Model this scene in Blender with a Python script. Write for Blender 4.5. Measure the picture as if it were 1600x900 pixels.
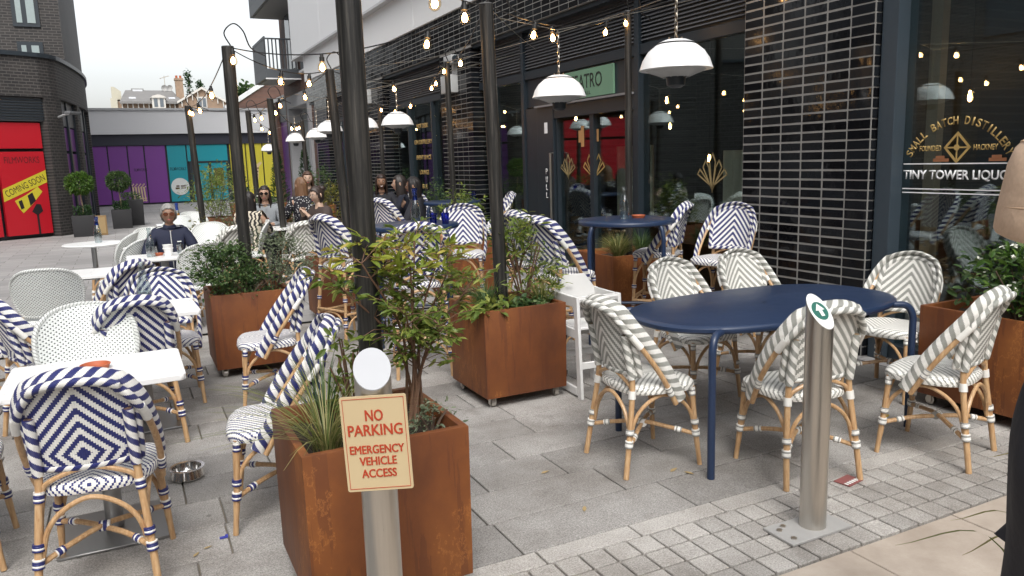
import bpy, bmesh, math, random
from mathutils import Vector, Matrix
import numpy as np
for o in list(bpy.data.objects): bpy.data.objects.remove(o)
S=bpy.context.scene; COL=S.collection
R=math.radians; PI=math.pi
rng=random.Random(7)
# ---------------------------------------------------------------- camera
cd=bpy.data.cameras.new('camera'); cam=bpy.data.objects.new('camera',cd); COL.objects.link(cam)
cd.sensor_width=36; cd.lens=36*1210/1600; cd.clip_start=.05; cd.clip_end=2000
_r=Vector((.89446283,-.44611328,-.03031803)); _d=Vector((-.10016797,-.13383398,-.98592842)); _f=Vector((.43577817,.88491322,-.16439578))
M=Matrix.Identity(4)
for i in range(3): M[i][0]=_r[i]; M[i][1]=-_d[i]; M[i][2]=-_f[i]
M[2][3]=1.6; cam.matrix_world=M; S.camera=cam
# ---------------------------------------------------------------- sky, sun, exposure
SUN_EL,SUN_AZ=52,200      # degrees; azimuth measured clockwise from +Y
w=bpy.data.worlds.new('World'); S.world=w; w.use_nodes=True
nt=w.node_tree; nt.nodes.clear()
sky=nt.nodes.new('ShaderNodeTexSky'); sky.sky_type='NISHITA'; sky.sun_disc=False
sky.sun_elevation=R(SUN_EL); sky.sun_rotation=R(SUN_AZ); sky.dust_density=4; sky.air_density=1.2
hs=nt.nodes.new('ShaderNodeHueSaturation'); hs.inputs['Saturation'].default_value=.22
bg=nt.nodes.new('ShaderNodeBackground'); bg.inputs['Strength'].default_value=.15
wo=nt.nodes.new('ShaderNodeOutputWorld')
nt.links.new(sky.outputs[0],hs.inputs['Color']); nt.links.new(hs.outputs[0],bg.inputs['Color']); nt.links.new(bg.outputs[0],wo.inputs['Surface'])
sd=bpy.data.lights.new('sun','SUN'); sd.energy=.7; sd.angle=R(20); sd.color=(1,.96,.9)
sun=bpy.data.objects.new('sun',sd); COL.objects.link(sun)
_s=Vector((math.sin(R(SUN_AZ))*math.cos(R(SUN_EL)),math.cos(R(SUN_AZ))*math.cos(R(SUN_EL)),math.sin(R(SUN_EL))))
sun.rotation_euler=_s.to_track_quat('Z','Y').to_euler()
S.view_settings.view_transform='Standard'; S.view_settings.look='None'; S.view_settings.exposure=0.92; S.view_settings.gamma=1
S.render.engine='CYCLES'
try: S.cycles.transparent_max_bounces=16; S.cycles.max_bounces=8
except Exception: pass
# ---------------------------------------------------------------- materials
MATS={}
class N:
    def __init__(s,name):
        s.m=bpy.data.materials.new(name); s.m.use_nodes=True; s.t=s.m.node_tree
        s.b=s.t.nodes['Principled BSDF']; s.out=s.t.nodes['Material Output']
    def n(s,ty,**k):
        q=s.t.nodes.new(ty)
        for a,b in k.items(): setattr(q,a,b)
        return q
    def l(s,a,b): s.t.links.new(a,b)
    def math(s,op,a,b=None,c=None):
        q=s.n('ShaderNodeMath',operation=op)
        for i,x in enumerate((a,b,c)):
            if x is None: continue
            if isinstance(x,(int,float)): q.inputs[i].default_value=x
            else: s.l(x,q.inputs[i])
        return q.outputs[0]
    def mix(s,f,a,b):
        q=s.n('ShaderNodeMix',data_type='RGBA')
        for i,x in ((0,f),(6,a),(7,b)):
            if isinstance(x,(int,float)): q.inputs[i].default_value=x
            elif isinstance(x,tuple): q.inputs[i].default_value=(*x,1)
            else: s.l(x,q.inputs[i])
        return q.outputs[2]
    def ramp(s,f,stops):
        q=s.n('ShaderNodeValToRGB'); e=q.color_ramp.elements
        while len(e)<len(stops): e.new(.5)
        for i,(p,c) in enumerate(stops): e[i].position=p; e[i].color=(*c,1)
        s.l(f,q.inputs[0]); return q.outputs[0]
    def noise(s,scale,detail=4,vec=None,rough=.55):
        q=s.n('ShaderNodeTexNoise'); q.inputs['Scale'].default_value=scale; q.inputs['Detail'].default_value=detail; q.inputs['Roughness'].default_value=rough
        s.l(vec if vec is not None else s.obj(),q.inputs['Vector']); return q.outputs[0]
    def obj(s):
        if not hasattr(s,'_tc'): s._tc=s.n('ShaderNodeTexCoord')
        return s._tc.outputs['Object']
    def uv(s):
        if not hasattr(s,'_tc'): s._tc=s.n('ShaderNodeTexCoord')
        return s._tc.outputs['UV']
    def pos(s): return s.n('ShaderNodeNewGeometry').outputs['Position']
    def scale(s,vec,sc):
        q=s.n('ShaderNodeMapping'); q.inputs['Scale'].default_value=sc; s.l(vec,q.inputs['Vector']); return q.outputs[0]
    def bump(s,h,dist=.002,st=.5):
        q=s.n('ShaderNodeBump'); q.inputs['Distance'].default_value=dist; q.inputs['Strength'].default_value=st
        s.l(h,q.inputs['Height']); s.l(q.outputs[0],s.b.inputs['Normal'])
    def set(s,col=None,rough=.5,metal=0,spec=.5):
        if isinstance(col,tuple): s.b.inputs['Base Color'].default_value=(*col,1)
        elif col is not None: s.l(col,s.b.inputs['Base Color'])
        if isinstance(rough,(int,float)): s.b.inputs['Roughness'].default_value=rough
        else: s.l(rough,s.b.inputs['Roughness'])
        s.b.inputs['Metallic'].default_value=metal; s.b.inputs['Specular IOR Level'].default_value=spec
        return s.m
def plain(name,col,rough=.5,metal=0,var=.12,scale=18,bump=0,spec=.5):
    """base colour with slight mottling and roughness wear"""
    if name in MATS: return MATS[name]
    q=N(name); n=q.noise(scale,5)
    c=q.mix(n,tuple(x*(1-var) for x in col),tuple(min(1,x*(1+var)) for x in col))
    rr=q.math('MULTIPLY_ADD',n,.16,max(0,rough-.08))
    if bump: q.bump(q.noise(scale*5,3),.002,bump)
    MATS[name]=q.set(c,rr,metal,spec); return MATS[name]
def weave(name,dark,light,pitch,k=1.15,duty=.5,mode='chev',v0=-9):
    q=N(name); sp=q.n('ShaderNodeSeparateXYZ'); q.l(q.uv(),sp.inputs[0]); u,v=sp.outputs[0],sp.outputs[1]
    sw=.0075 if mode!='band' else .004
    if mode=='chev':
        v=q.math('ABSOLUTE',q.math('SUBTRACT',v,v0)); ua=q.math('ABSOLUTE',u)
        uq=q.math('MULTIPLY',q.math('FLOOR',q.math('DIVIDE',ua,sw)),sw)
        ph=q.math('MULTIPLY_ADD',uq,k,v)
    else:
        uq=q.math('MULTIPLY',q.math('FLOOR',q.math('DIVIDE',v,sw)),sw)
        ph=q.math('MULTIPLY_ADD',u,k,uq)
    fr=q.math('FRACT',q.math('DIVIDE',ph,pitch))
    f=q.math('GREATER_THAN',fr,duty)
    st=q.math('ABSOLUTE',q.math('SINE',q.math('MULTIPLY',u if mode=='chev' else v,PI/sw)))
    cl=q.math('MULTIPLY_ADD',q.noise(60,3),.35,.80)
    base=q.mix(f,dark,light)
    mx=q.n('ShaderNodeMix',data_type='RGBA',blend_type='MULTIPLY'); mx.inputs[0].default_value=1
    q.l(base,mx.inputs[6]); q.l(cl,mx.inputs[7])
    q.bump(q.math('POWER',st,.6),.0025,.75)
    q.set(mx.outputs[2],.42); MATS[name]=q.m; return q.m
def dots(name,light,dark,p=.0125):
    q=N(name); sp=q.n('ShaderNodeSeparateXYZ'); q.l(q.uv(),sp.inputs[0])
    a=q.math('SINE',q.math('MULTIPLY',sp.outputs[0],PI/p)); b=q.math('SINE',q.math('MULTIPLY',sp.outputs[1],PI/p*1.1))
    pr=q.math('MULTIPLY',a,b); f=q.math('GREATER_THAN',pr,.52)
    q.bump(q.math('ABSOLUTE',q.math('SUBTRACT',pr,.1)),.002,.6)
    q.set(q.mix(f,light,dark),.45); MATS[name]=q.m; return q.m
NAVY=(.024,.030,.150); WHITE=(.84,.83,.79); GREY=(.31,.315,.285)
weave('weave_navy',NAVY,WHITE,.054,v0=.115); weave('band_navy',NAVY,WHITE,.056,k=.82,mode='band'); weave('seat_navy',NAVY,WHITE,.030,k=1.0,duty=.34)
weave('weave_grey',GREY,WHITE,.054); weave('band_grey',GREY,WHITE,.056,k=.82,mode='band'); weave('seat_grey',GREY,WHITE,.034,k=1.0,duty=.36)
weave('tie_navy',NAVY,WHITE,.011,k=0,duty=.40,mode='band2'); weave('tie_grey',(.3,.3,.28),WHITE,.011,k=0,duty=.3,mode='band2')
dots('weave_white',(.74,.77,.75),(.07,.08,.08)); weave('band_white',(.2,.22,.21),(.75,.77,.75),.019,k=.6,duty=.22,mode='band')
plain('navy_wrap',(.02,.025,.12),.5,bump=.3,scale=60); plain('grey_wrap',(.5,.5,.46),.5,bump=.3,scale=60); plain('white_wrap',(.75,.74,.7),.5,bump=.3,scale=60)
def _rattan():
    q=N('rattan'); v=q.scale(q.obj(),(30,30,4)); n=q.noise(3,5,v)
    g=q.noise(9,2); c=q.ramp(n,[(.25,(.34,.19,.085)),(.5,(.48,.30,.155)),(.8,(.60,.42,.24))])
    c2=q.mix(q.math('GREATER_THAN',g,.66),c,(.40,.23,.11))
    q.bump(n,.001,.3); MATS['rattan']=q.set(c2,.38)
_rattan()
def _corten():
    q=N('corten_steel'); o=q.obj(); oi=q.n('ShaderNodeObjectInfo'); ad=q.n('ShaderNodeVectorMath',operation='ADD'); q.l(o,ad.inputs[0]); q.l(oi.outputs['Location'],ad.inputs[1])
    v=q.scale(ad.outputs[0],(1,1,.55)); a=q.noise(2.1,8,v,.62); b=q.noise(34,4,ad.outputs[0]); st=q.noise(7,6,q.scale(ad.outputs[0],(3,3,.22)),.6)
    c=q.ramp(a,[(.28,(.07,.021,.007)),(.44,(.145,.043,.010)),(.58,(.21,.067,.013)),(.76,(.30,.108,.021))])
    c=q.mix(q.math('MULTIPLY',q.math('GREATER_THAN',st,.56),.45),c,(.085,.022,.008))
    vor=q.math('SUBTRACT',q.noise(6,8,q.scale(ad.outputs[0],(1.6,1.6,.9)),.72),.5); vein=q.math('LESS_THAN',q.math('ABSOLUTE',vor),.012)
    c=q.mix(q.math('MULTIPLY',q.math('MULTIPLY',vein,q.math('GREATER_THAN',a,.56)),.5),c,(.42,.16,.04))
    c=q.mix(q.math('MULTIPLY',b,.35),c,(.10,.03,.01)); q.bump(b,.0015,.35); MATS['corten_steel']=q.set(c,q.math('MULTIPLY_ADD',a,.25,.48))
_corten()
def _brushed(name,col,rough):
    q=N(name); n=q.noise(4,6,q.scale(q.obj(),(40,40,1.2)),.7)
    c=q.mix(n,tuple(x*.75 for x in col),col); q.bump(n,.0006,.25); MATS[name]=q.set(c,q.math('MULTIPLY_ADD',n,.2,rough),1)
_brushed('brushed_steel',(.66,.63,.58),.22); _brushed('table_steel',(.42,.42,.42),.3)
def _pole():
    q=N('black_pole_steel'); n=q.noise(3,7,q.scale(q.obj(),(26,26,.9)),.7)
    c=q.ramp(n,[(.3,(.014,.014,.014)),(.5,(.034,.033,.031)),(.62,(.066,.061,.054)),(.85,(.13,.12,.105))]); MATS['black_pole_steel']=q.set(c,q.math('MULTIPLY_ADD',n,.3,.28),.35)
_pole()
plain('table_white',(.80,.80,.79),.3,var=.02); plain('black_metal',(.018,.019,.022),.45); plain('frame_black',(.018,.026,.034),.38)
plain('lamp_white',(.80,.81,.81),.3,var=.02); plain('painted_wood_white',(.66,.66,.65),.42,var=.04); plain('terracotta',(.42,.11,.045),.6); plain('chain_steel',(.55,.5,.42),.3,1)
plain('white_cladding',(.70,.71,.72),.5,var=.025,scale=1.2); plain('white_band',(.76,.77,.77),.5,var=.02,scale=1.2); plain('mortar_fascia',(.27,.265,.25),.85); plain('mortar_grey',(.24,.235,.222),.85,bump=.3,scale=30); plain('cord_black',(.012,.012,.012),.5)
plain('soil',(.035,.024,.017),.95,bump=1,scale=40); plain('kraft_board',(.25,.16,.07),.7); plain('pot_black',(.022,.022,.024),.6)
def _granite(name,lo,hi,per=True):
    q=N(name); p=q.pos(); n=q.noise(130,4,p,.95); m=q.noise(1.7,6,p,.65); s=q.noise(420,1,p)
    c=q.ramp(n,[(.36,lo),(.5,tuple((a+b)/2 for a,b in zip(lo,hi))),(.64,hi)])
    c=q.mix(q.math('MULTIPLY',q.math('GREATER_THAN',s,.62),.45),c,tuple(x*.35 for x in lo))
    dirt=q.ramp(m,[(.36,(.62,.59,.56)),(.62,(1,.985,.965))])
    mx=q.n('ShaderNodeMix',data_type='RGBA',blend_type='MULTIPLY'); mx.inputs[0].default_value=1; q.l(c,mx.inputs[6]); q.l(dirt,mx.inputs[7]); c=mx.outputs[2]
    if per:
        oi=q.n('ShaderNodeObjectInfo'); k=q.math('MULTIPLY_ADD',oi.outputs['Random'],.36 if name=='granite_slab' else .22,.78 if name=='granite_slab' else .84)
        m2=q.n('ShaderNodeMix',data_type='RGBA',blend_type='MULTIPLY'); m2.inputs[0].default_value=1; q.l(c,m2.inputs[6]); q.l(k,m2.inputs[7]); c=m2.outputs[2]
    vo=q.n('ShaderNodeTexVoronoi'); vo.inputs['Scale'].default_value=4.2; q.l(p,vo.inputs['Vector']); sp=q.math('LESS_THAN',vo.outputs['Distance'],.05); keep=q.math('GREATER_THAN',q.noise(1.3,2,p),.52)
    c=q.mix(q.math('MULTIPLY',q.math('MULTIPLY',sp,keep),.55),c,(.07,.065,.06)); st2=q.math('GREATER_THAN',q.noise(3.1,7,p,.7),.60); c=q.mix(q.math('MULTIPLY',st2,.22),c,(.11,.095,.08))
    q.bump(n,.002,.3); MATS[name]=q.set(c,.75)
_granite('granite_slab',(.165,.16,.155),(.52,.51,.495)); _granite('granite_sett',(.24,.23,.22),(.62,.605,.58)); 
def _tableblue():
    q=N('table_blue'); o=q.obj(); n=q.noise(3.5,6,o,.6); sc=q.noise(5,3,q.scale(o,(2,60,2)),.7); s2=q.noise(6,3,q.scale(o,(70,3,2)),.7)
    scr=q.math('MAXIMUM',q.math('GREATER_THAN',sc,.70),q.math('GREATER_THAN',s2,.715))
    c=q.mix(n,(.012,.025,.062),(.019,.036,.082)); c=q.mix(q.math('MULTIPLY',scr,.35),c,(.06,.085,.14)); q.bump(n,.002,.2); MATS['table_blue']=q.set(c,q.math('MULTIPLY_ADD',n,.30,.20))
_tableblue()
def _sand():
    q=N('sandstone_flag'); p=q.pos(); n=q.noise(2.6,7,p,.65); f=q.noise(120,3,p)
    c=q.ramp(n,[(.3,(.29,.245,.20)),(.55,(.41,.355,.30)),(.75,(.51,.455,.39))]); c=q.mix(q.math('MULTIPLY',f,.3),c,(.3,.22,.16)); q.bump(f,.0015,.3); MATS['sandstone_flag']=q.set(c,.8)
_sand()
def _farpave():
    q=N('far_paving'); p=q.pos(); br=q.n('ShaderNodeTexBrick'); q.l(p,br.inputs['Vector'])
    br.inputs['Scale'].default_value=1; br.inputs['Brick Width'].default_value=.6; br.inputs['Row Height'].default_value=.31; br.inputs['Mortar Size'].default_value=.006
    br.inputs['Color1'].default_value=(.36,.35,.345,1); br.inputs['Color2'].default_value=(.28,.275,.27,1); br.inputs['Mortar'].default_value=(.16,.15,.14,1)
    n=q.noise(.35,6,p); m=q.ramp(n,[(.35,(.78,.78,.78)),(.65,(1,1,1))]); mx=q.n('ShaderNodeMix',data_type='RGBA',blend_type='MULTIPLY'); mx.inputs[0].default_value=1
    q.l(br.outputs[0],mx.inputs[6]); q.l(m,mx.inputs[7]); q.bump(q.noise(150,2,p),.002,.2); MATS['far_paving']=q.set(mx.outputs[2],.75)
_farpave()
def brickmat(name,c1,c2,mort,bw=.225,rh=.075,ms=.01,axes='yz',rough=.7,metal=0):
    q=N(name); sp=q.n('ShaderNodeSeparateXYZ'); q.l(q.pos(),sp.inputs[0]); cb=q.n('ShaderNodeCombineXYZ')
    if axes=='yz': src=sp.outputs[1]
    elif axes=='xz': src=sp.outputs[0]
    else: src=q.math('ADD',sp.outputs[0],sp.outputs[1])
    q.l(src,cb.inputs[0]); q.l(sp.outputs[2],cb.inputs[1]); br=q.n('ShaderNodeTexBrick'); q.l(cb.outputs[0],br.inputs['Vector'])
    br.inputs['Scale'].default_value=1; br.inputs['Brick Width'].default_value=bw; br.inputs['Row Height'].default_value=rh; br.inputs['Mortar Size'].default_value=ms
    br.inputs['Color1'].default_value=(*c1,1); br.inputs['Color2'].default_value=(*c2,1); br.inputs['Mortar'].default_value=(*mort,1)
    n=q.noise(1.1,5,q.pos()); mx=q.n('ShaderNodeMix',data_type='RGBA',blend_type='MULTIPLY'); mx.inputs[0].default_value=1; q.l(br.outputs[0],mx.inputs[6]); q.l(q.ramp(n,[(.3,(.72,.72,.72)),(.7,(1,1,1))]),mx.inputs[7])
    bp=q.n('ShaderNodeBump'); bp.inputs['Distance'].default_value=.01; bp.inputs['Strength'].default_value=.5; bp.invert=True; q.l(br.outputs['Fac'],bp.inputs['Height']); q.l(bp.outputs[0],q.b.inputs['Normal'])
    MATS[name]=q.set(mx.outputs[2],rough,metal)
brickmat('charcoal_brick',(.042,.037,.035),(.022,.021,.022),(.10,.092,.085),axes='both'); brickmat('brown_brick',(.19,.09,.062),(.125,.062,.047),(.15,.115,.095)); brickmat('red_brick_far',(.21,.095,.055),(.16,.08,.05),(.22,.16,.12),axes='xz'); brickmat('opposite_brick',(.15,.15,.15),(.105,.108,.11),(.19,.185,.18)); brickmat('inner_brick',(.034,.034,.034),(.022,.023,.024),(.05,.05,.05))
def _glazed():
    q=N('glazed_black_brick'); oi=q.n('ShaderNodeObjectInfo'); ge=q.n('ShaderNodeNewGeometry')
    r=q.math('FRACT',q.math('ADD',oi.outputs['Random'],ge.outputs['Random Per Island'])); n=q.noise(9,4,ge.outputs['Position'])
    c=q.mix(r,(.004,.004,.005),(.010,.012,.015)); q.bump(n,.006,.25); MATS['glazed_black_brick']=q.set(c,q.math('MULTIPLY_ADD',r,.18,.06),0,.33)
_glazed()
def glassmat(name,tint,ior=1.45,boost=0.0,rough=0):
    q=N(name); q.t.nodes.remove(q.b); tr=q.n('ShaderNodeBsdfTransparent'); tr.inputs[0].default_value=(*tint,1)
    gl=q.n('ShaderNodeBsdfGlossy'); gl.inputs['Roughness'].default_value=rough; gl.inputs[0].default_value=(.84,.97,1,1) if name=='window_glass' else (1,1,1,1)
    ge=q.n('ShaderNodeNewGeometry'); dt=q.n('ShaderNodeVectorMath',operation='DOT_PRODUCT'); q.l(ge.outputs['Normal'],dt.inputs[0]); q.l(ge.outputs['Incoming'],dt.inputs[1])
    f0=((ior-1)/(ior+1))**2+boost; f=q.math('MULTIPLY_ADD',q.math('POWER',q.math('SUBTRACT',1,q.math('ABSOLUTE',dt.outputs['Value'])),5),1-f0,f0); mx=q.n('ShaderNodeMixShader'); q.l(f,mx.inputs[0]); q.l(tr.outputs[0],mx.inputs[1]); q.l(gl.outputs[0],mx.inputs[2]); q.l(mx.outputs[0],q.out.inputs[0]); MATS[name]=q.m
glassmat('window_glass',(.86,.91,.90),1.5,.085); glassmat('bottle_glass',(.74,.80,.81),1.5,.17); glassmat('blue_glass',(.16,.32,.85),1.5,.07); glassmat('bulb_glass',(1,.88,.70),1.3,.0)
def emis(name,col,st):
    q=N(name); q.b.inputs['Emission Color'].default_value=(*col,1); q.b.inputs['Emission Strength'].default_value=st; q.b.inputs['Base Color'].default_value=(*col,1); MATS[name]=q.m
emis('filament_glow',(1,.60,.26),30); emis('warm_lamp_glow',(1,.30,.06),3)
def leafmat(name,stops,rough=.45,trans=.42):
    q=N(name); ge=q.n('ShaderNodeNewGeometry'); oi=q.n('ShaderNodeObjectInfo'); r=q.math('FRACT',q.math('ADD',ge.outputs['Random Per Island'],oi.outputs['Random']))
    c=q.ramp(r,stops); q.set(c,rough,0,.4); q.b.inputs['Subsurface Weight'].default_value=0
    tl=q.n('ShaderNodeBsdfTranslucent'); q.l(c,tl.inputs[0]); mx=q.n('ShaderNodeMixShader'); mx.inputs[0].default_value=trans
    q.l(q.b.outputs[0],mx.inputs[1]); q.l(tl.outputs[0],mx.inputs[2]); q.l(mx.outputs[0],q.out.inputs[0]); MATS[name]=q.m
leafmat('leaf_nandina',[(0,(.17,.24,.035)),(.45,(.30,.35,.05)),(.75,(.43,.42,.07)),(.92,(.52,.40,.11)),(1,(.58,.30,.16))]); leafmat('leaf_lime',[(0,(.10,.16,.03)),(.5,(.17,.24,.045)),(1,(.30,.32,.075))])
leafmat('leaf_dark',[(0,(.012,.04,.012)),(.5,(.025,.075,.02)),(1,(.06,.13,.035))]); leafmat('leaf_bright',[(0,(.04,.10,.015)),(.5,(.08,.17,.025)),(1,(.15,.25,.05))]); leafmat('leaf_mid',[(0,(.04,.085,.03)),(.5,(.075,.14,.045)),(1,(.15,.21,.075))])
leafmat('leaf_silver',[(0,(.09,.12,.07)),(.5,(.16,.20,.12)),(1,(.27,.31,.21))]); leafmat('grass_blade',[(0,(.10,.14,.035)),(.5,(.20,.22,.07)),(1,(.40,.35,.15))]); leafmat('leaf_olive',[(0,(.07,.09,.02)),(.5,(.16,.16,.03)),(1,(.26,.22,.05))])
plain('petal_white',(.75,.76,.68),.6); plain('bark',(.10,.065,.045),.8,bump=.6,scale=30); plain('bark_red',(.14,.075,.045),.7,bump=.5,scale=30); plain('bark_pale',(.30,.22,.15),.8)
# ---------------------------------------------------------------- mesh helpers
def catmull(P,n=6,closed=False):
    P=[Vector(p) for p in P]; out=[]; m=len(P)
    rngi=range(m) if closed else range(m-1)
    for i in rngi:
        a=P[(i-1)%m] if closed or i>0 else P[0]*2-P[1]
        b=P[i]; c=P[(i+1)%m]; d=P[(i+2)%m] if closed or i+2<m else P[-1]*2-P[-2]
        for j in range(n):
            t=j/n; out.append(.5*((2*b)+(c-a)*t+(2*a-5*b+4*c-d)*t*t+(3*b-a-3*c+d)*t**3))
    if not closed: out.append(P[-1].copy())
    return out
class MB:
    def __init__(s): s.v=[]; s.f=[]; s.uv=[]; s.mi=[]; s.hasuv=False
    def add(s,vs,fs,uvs=None,mi=0):
        b=len(s.v); s.v+= [tuple(x) for x in vs]
        for i,f in enumerate(fs):
            s.f.append(tuple(b+j for j in f)); s.mi.append(mi)
            s.uv.append(uvs[i] if uvs else None)
        if uvs: s.hasuv=True
        return s
    def box(s,c,d,mi=0,rz=0,mat=None):
        x,y,z=(q/2 for q in d); vs=[]
        Mx=mat if mat else Matrix.Rotation(rz,3,'Z')
        for a in (-x,x):
            for b in (-y,y):
                for e in (-z,z): vs.append(Vector(c)+Mx@Vector((a,b,e)))
        return s.add(vs,[(0,1,3,2),(4,6,7,5),(0,4,5,1),(2,3,7,6),(0,2,6,4),(1,5,7,3)],mi=mi)
    def span(s,a,b,mi=0):   # box from min corner to max corner
        return s.box([(p+q)/2 for p,q in zip(a,b)],[abs(q-p) for p,q in zip(a,b)],mi)
    def frust(s,c,bx,by,tx,ty,h,mi=0):
        vs=[]
        for (sx,sy,z) in ((bx,by,0),(tx,ty,h)):
            for a,b in ((-1,-1),(1,-1),(1,1),(-1,1)): vs.append((c[0]+a*sx/2,c[1]+b*sy/2,c[2]+z))
        return s.add(vs,[(3,2,1,0),(4,5,6,7),(0,1,5,4),(1,2,6,5),(2,3,7,6),(3,0,4,7)],mi=mi)
    def tube(s,P,r,n=8,closed=False,cap=True,mi=0,ell=None,nrm=None,uvw=False):
        P=[Vector(p) for p in P]; m=len(P); rs=r if isinstance(r,(list,tuple)) else [r]*m
        T=[]
        for i in range(m):
            if closed: t=P[(i+1)%m]-P[(i-1)%m]
            else: t=P[min(i+1,m-1)]-P[max(i-1,0)]
            T.append(t.normalized() if t.length>1e-9 else Vector((0,0,1)))
        up=Vector((0,0,1)) if abs(T[0].z)<.9 else Vector((1,0,0))
        u=(up-T[0]*up.dot(T[0])).normalized(); vs=[]; L=0; Ls=[]
        for i in range(m):
            if nrm is not None:
                q=Vector(nrm[i]); u=(q-T[i]*q.dot(T[i])).normalized()
            else: u=(u-T[i]*u.dot(T[i])).normalized()
            w=T[i].cross(u)
            if i: L+=(P[i]-P[i-1]).length
            Ls.append(L)
            ea,eb=(ell if ell else (1,1))
            for j in range(n):
                a=2*PI*j/n; vs.append(P[i]+u*(math.cos(a)*rs[i]*ea)+w*(math.sin(a)*rs[i]*eb))
        fs=[];uvs=[] ; rad=(rs[0]*(sum(ell)/2 if ell else 1))
        for i in range(m if closed else m-1):
            k=(i+1)%m
            for j in range(n):
                q=(j+1)%n; fs.append((i*n+j,i*n+q,k*n+q,k*n+j))
                U0=2*PI*rad*j/n; U1=2*PI*rad*(j+1)/n; V0=Ls[i]; V1=Ls[k] if k else L+(P[0]-P[-1]).length
                uvs.append(((U0,V0),(U1,V0),(U1,V1),(U0,V1)))
        if cap and not closed:
            fs.append(tuple(range(n))[::-1]); uvs.append(tuple((0,0) for _ in range(n)))
            fs.append(tuple((m-1)*n+j for j in range(n))); uvs.append(tuple((0,L) for _ in range(n)))
        return s.add(vs,fs,uvs if uvw else None,mi)
    def lathe(s,prof,n=24,c=(0,0,0),mi=0,sx=1,sy=1):
        vs=[];fs=[]
        for (r,z) in prof:
            for j in range(n):
                a=2*PI*j/n; vs.append((c[0]+r*sx*math.cos(a),c[1]+r*sy*math.sin(a),c[2]+z))
        for i in range(len(prof)-1):
            for j in range(n):
                q=(j+1)%n; fs.append((i*n+j,i*n+q,(i+1)*n+q,(i+1)*n+j))
        if prof[0][0]>1e-5: fs.append(tuple(range(n))[::-1])
        if prof[-1][0]>1e-5: fs.append(tuple((len(prof)-1)*n+j for j in range(n)))
        return s.add(vs,fs,mi=mi)
    def prism(s,poly,z0,z1,mi=0):
        n=len(poly); vs=[(x,y,z0) for x,y in poly]+[(x,y,z1) for x,y in poly]
        fs=[tuple(range(n))[::-1],tuple(range(n,2*n))]+[(i,(i+1)%n,n+(i+1)%n,n+i) for i in range(n)]
        return s.add(vs,fs,mi=mi)
    def mesh(s,name,mats,smooth=True,bevel=0,seg=2,ang=40):
        me=bpy.data.meshes.new(name); me.from_pydata(s.v,[],s.f)
        for q in (mats if isinstance(mats,(list,tuple)) else [mats]): me.materials.append(MATS[q] if isinstance(q,str) else q)
        if any(s.mi): me.polygons.foreach_set('material_index',s.mi)
        if s.hasuv:
            ul=me.uv_layers.new(name='UVMap'); k=0; buf=[]
            for f,uv in zip(s.f,s.uv):
                if uv is None: buf+= [0,0]*len(f)
                else:
                    for a in uv: buf+=[a[0],a[1]]
            ul.data.foreach_set('uv',buf)
        if bevel:
            bm=bmesh.new(); bm.from_mesh(me)
            ed=[e for e in bm.edges if len(e.link_faces)==2 and e.calc_face_angle(0)>R(30)]
            bmesh.ops.bevel(bm,geom=ed,offset=bevel,offset_type='OFFSET',segments=seg,affect='EDGES',profile=.6,clamp_overlap=True)
            bm.to_mesh(me); bm.free()
        if smooth:
            me.shade_smooth(); me.set_sharp_from_angle(angle=R(ang))
        me.update(); return me
    def build(s,name,mats,parent=None,smooth=True,bevel=0,seg=2,ang=40):
        return ob(name,s.mesh(name,mats,smooth,bevel,seg,ang),parent)
def ob(name,me,parent=None,loc=None,rz=0):
    o=bpy.data.objects.new(name,me); COL.objects.link(o)
    if parent: o.parent=parent
    if loc: o.location=loc
    if rz: o.rotation_euler=(0,0,rz)
    return o
def tag(o,label=None,cat=None,group=None,kind=None):
    if label: o['label']=label
    if cat: o['category']=cat
    if group: o['group']=group
    if kind: o['kind']=kind
    return o
def thing(name,label,cat,loc=(0,0,0),rz=0,group=None):
    o=bpy.data.objects.new(name,None); COL.objects.link(o); o.location=loc; o.rotation_euler=(0,0,rz); o.empty_display_size=.1
    return tag(o,label,cat,group)
KIDS={}
def copy_tree(root,loc,rz,label=None,group=None,sc=None):
    r=root.copy(); COL.objects.link(r); r.location=loc; r.rotation_euler=(0,0,rz)
    if sc: r.scale=sc
    if label: r['label']=label
    if group: r['group']=group
    for ch in KIDS[root.name]:
        c=ch.copy(); COL.objects.link(c); c.parent=r
        for g in KIDS.get(ch.name,[]):
            d=g.copy(); COL.objects.link(d); d.parent=c
    return r
def register(root):
    ch=[o for o in COL.objects if o.parent==root]; KIDS[root.name]=ch
    for c in ch: KIDS[c.name]=[o for o in COL.objects if o.parent==c]
FONT=None
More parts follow.
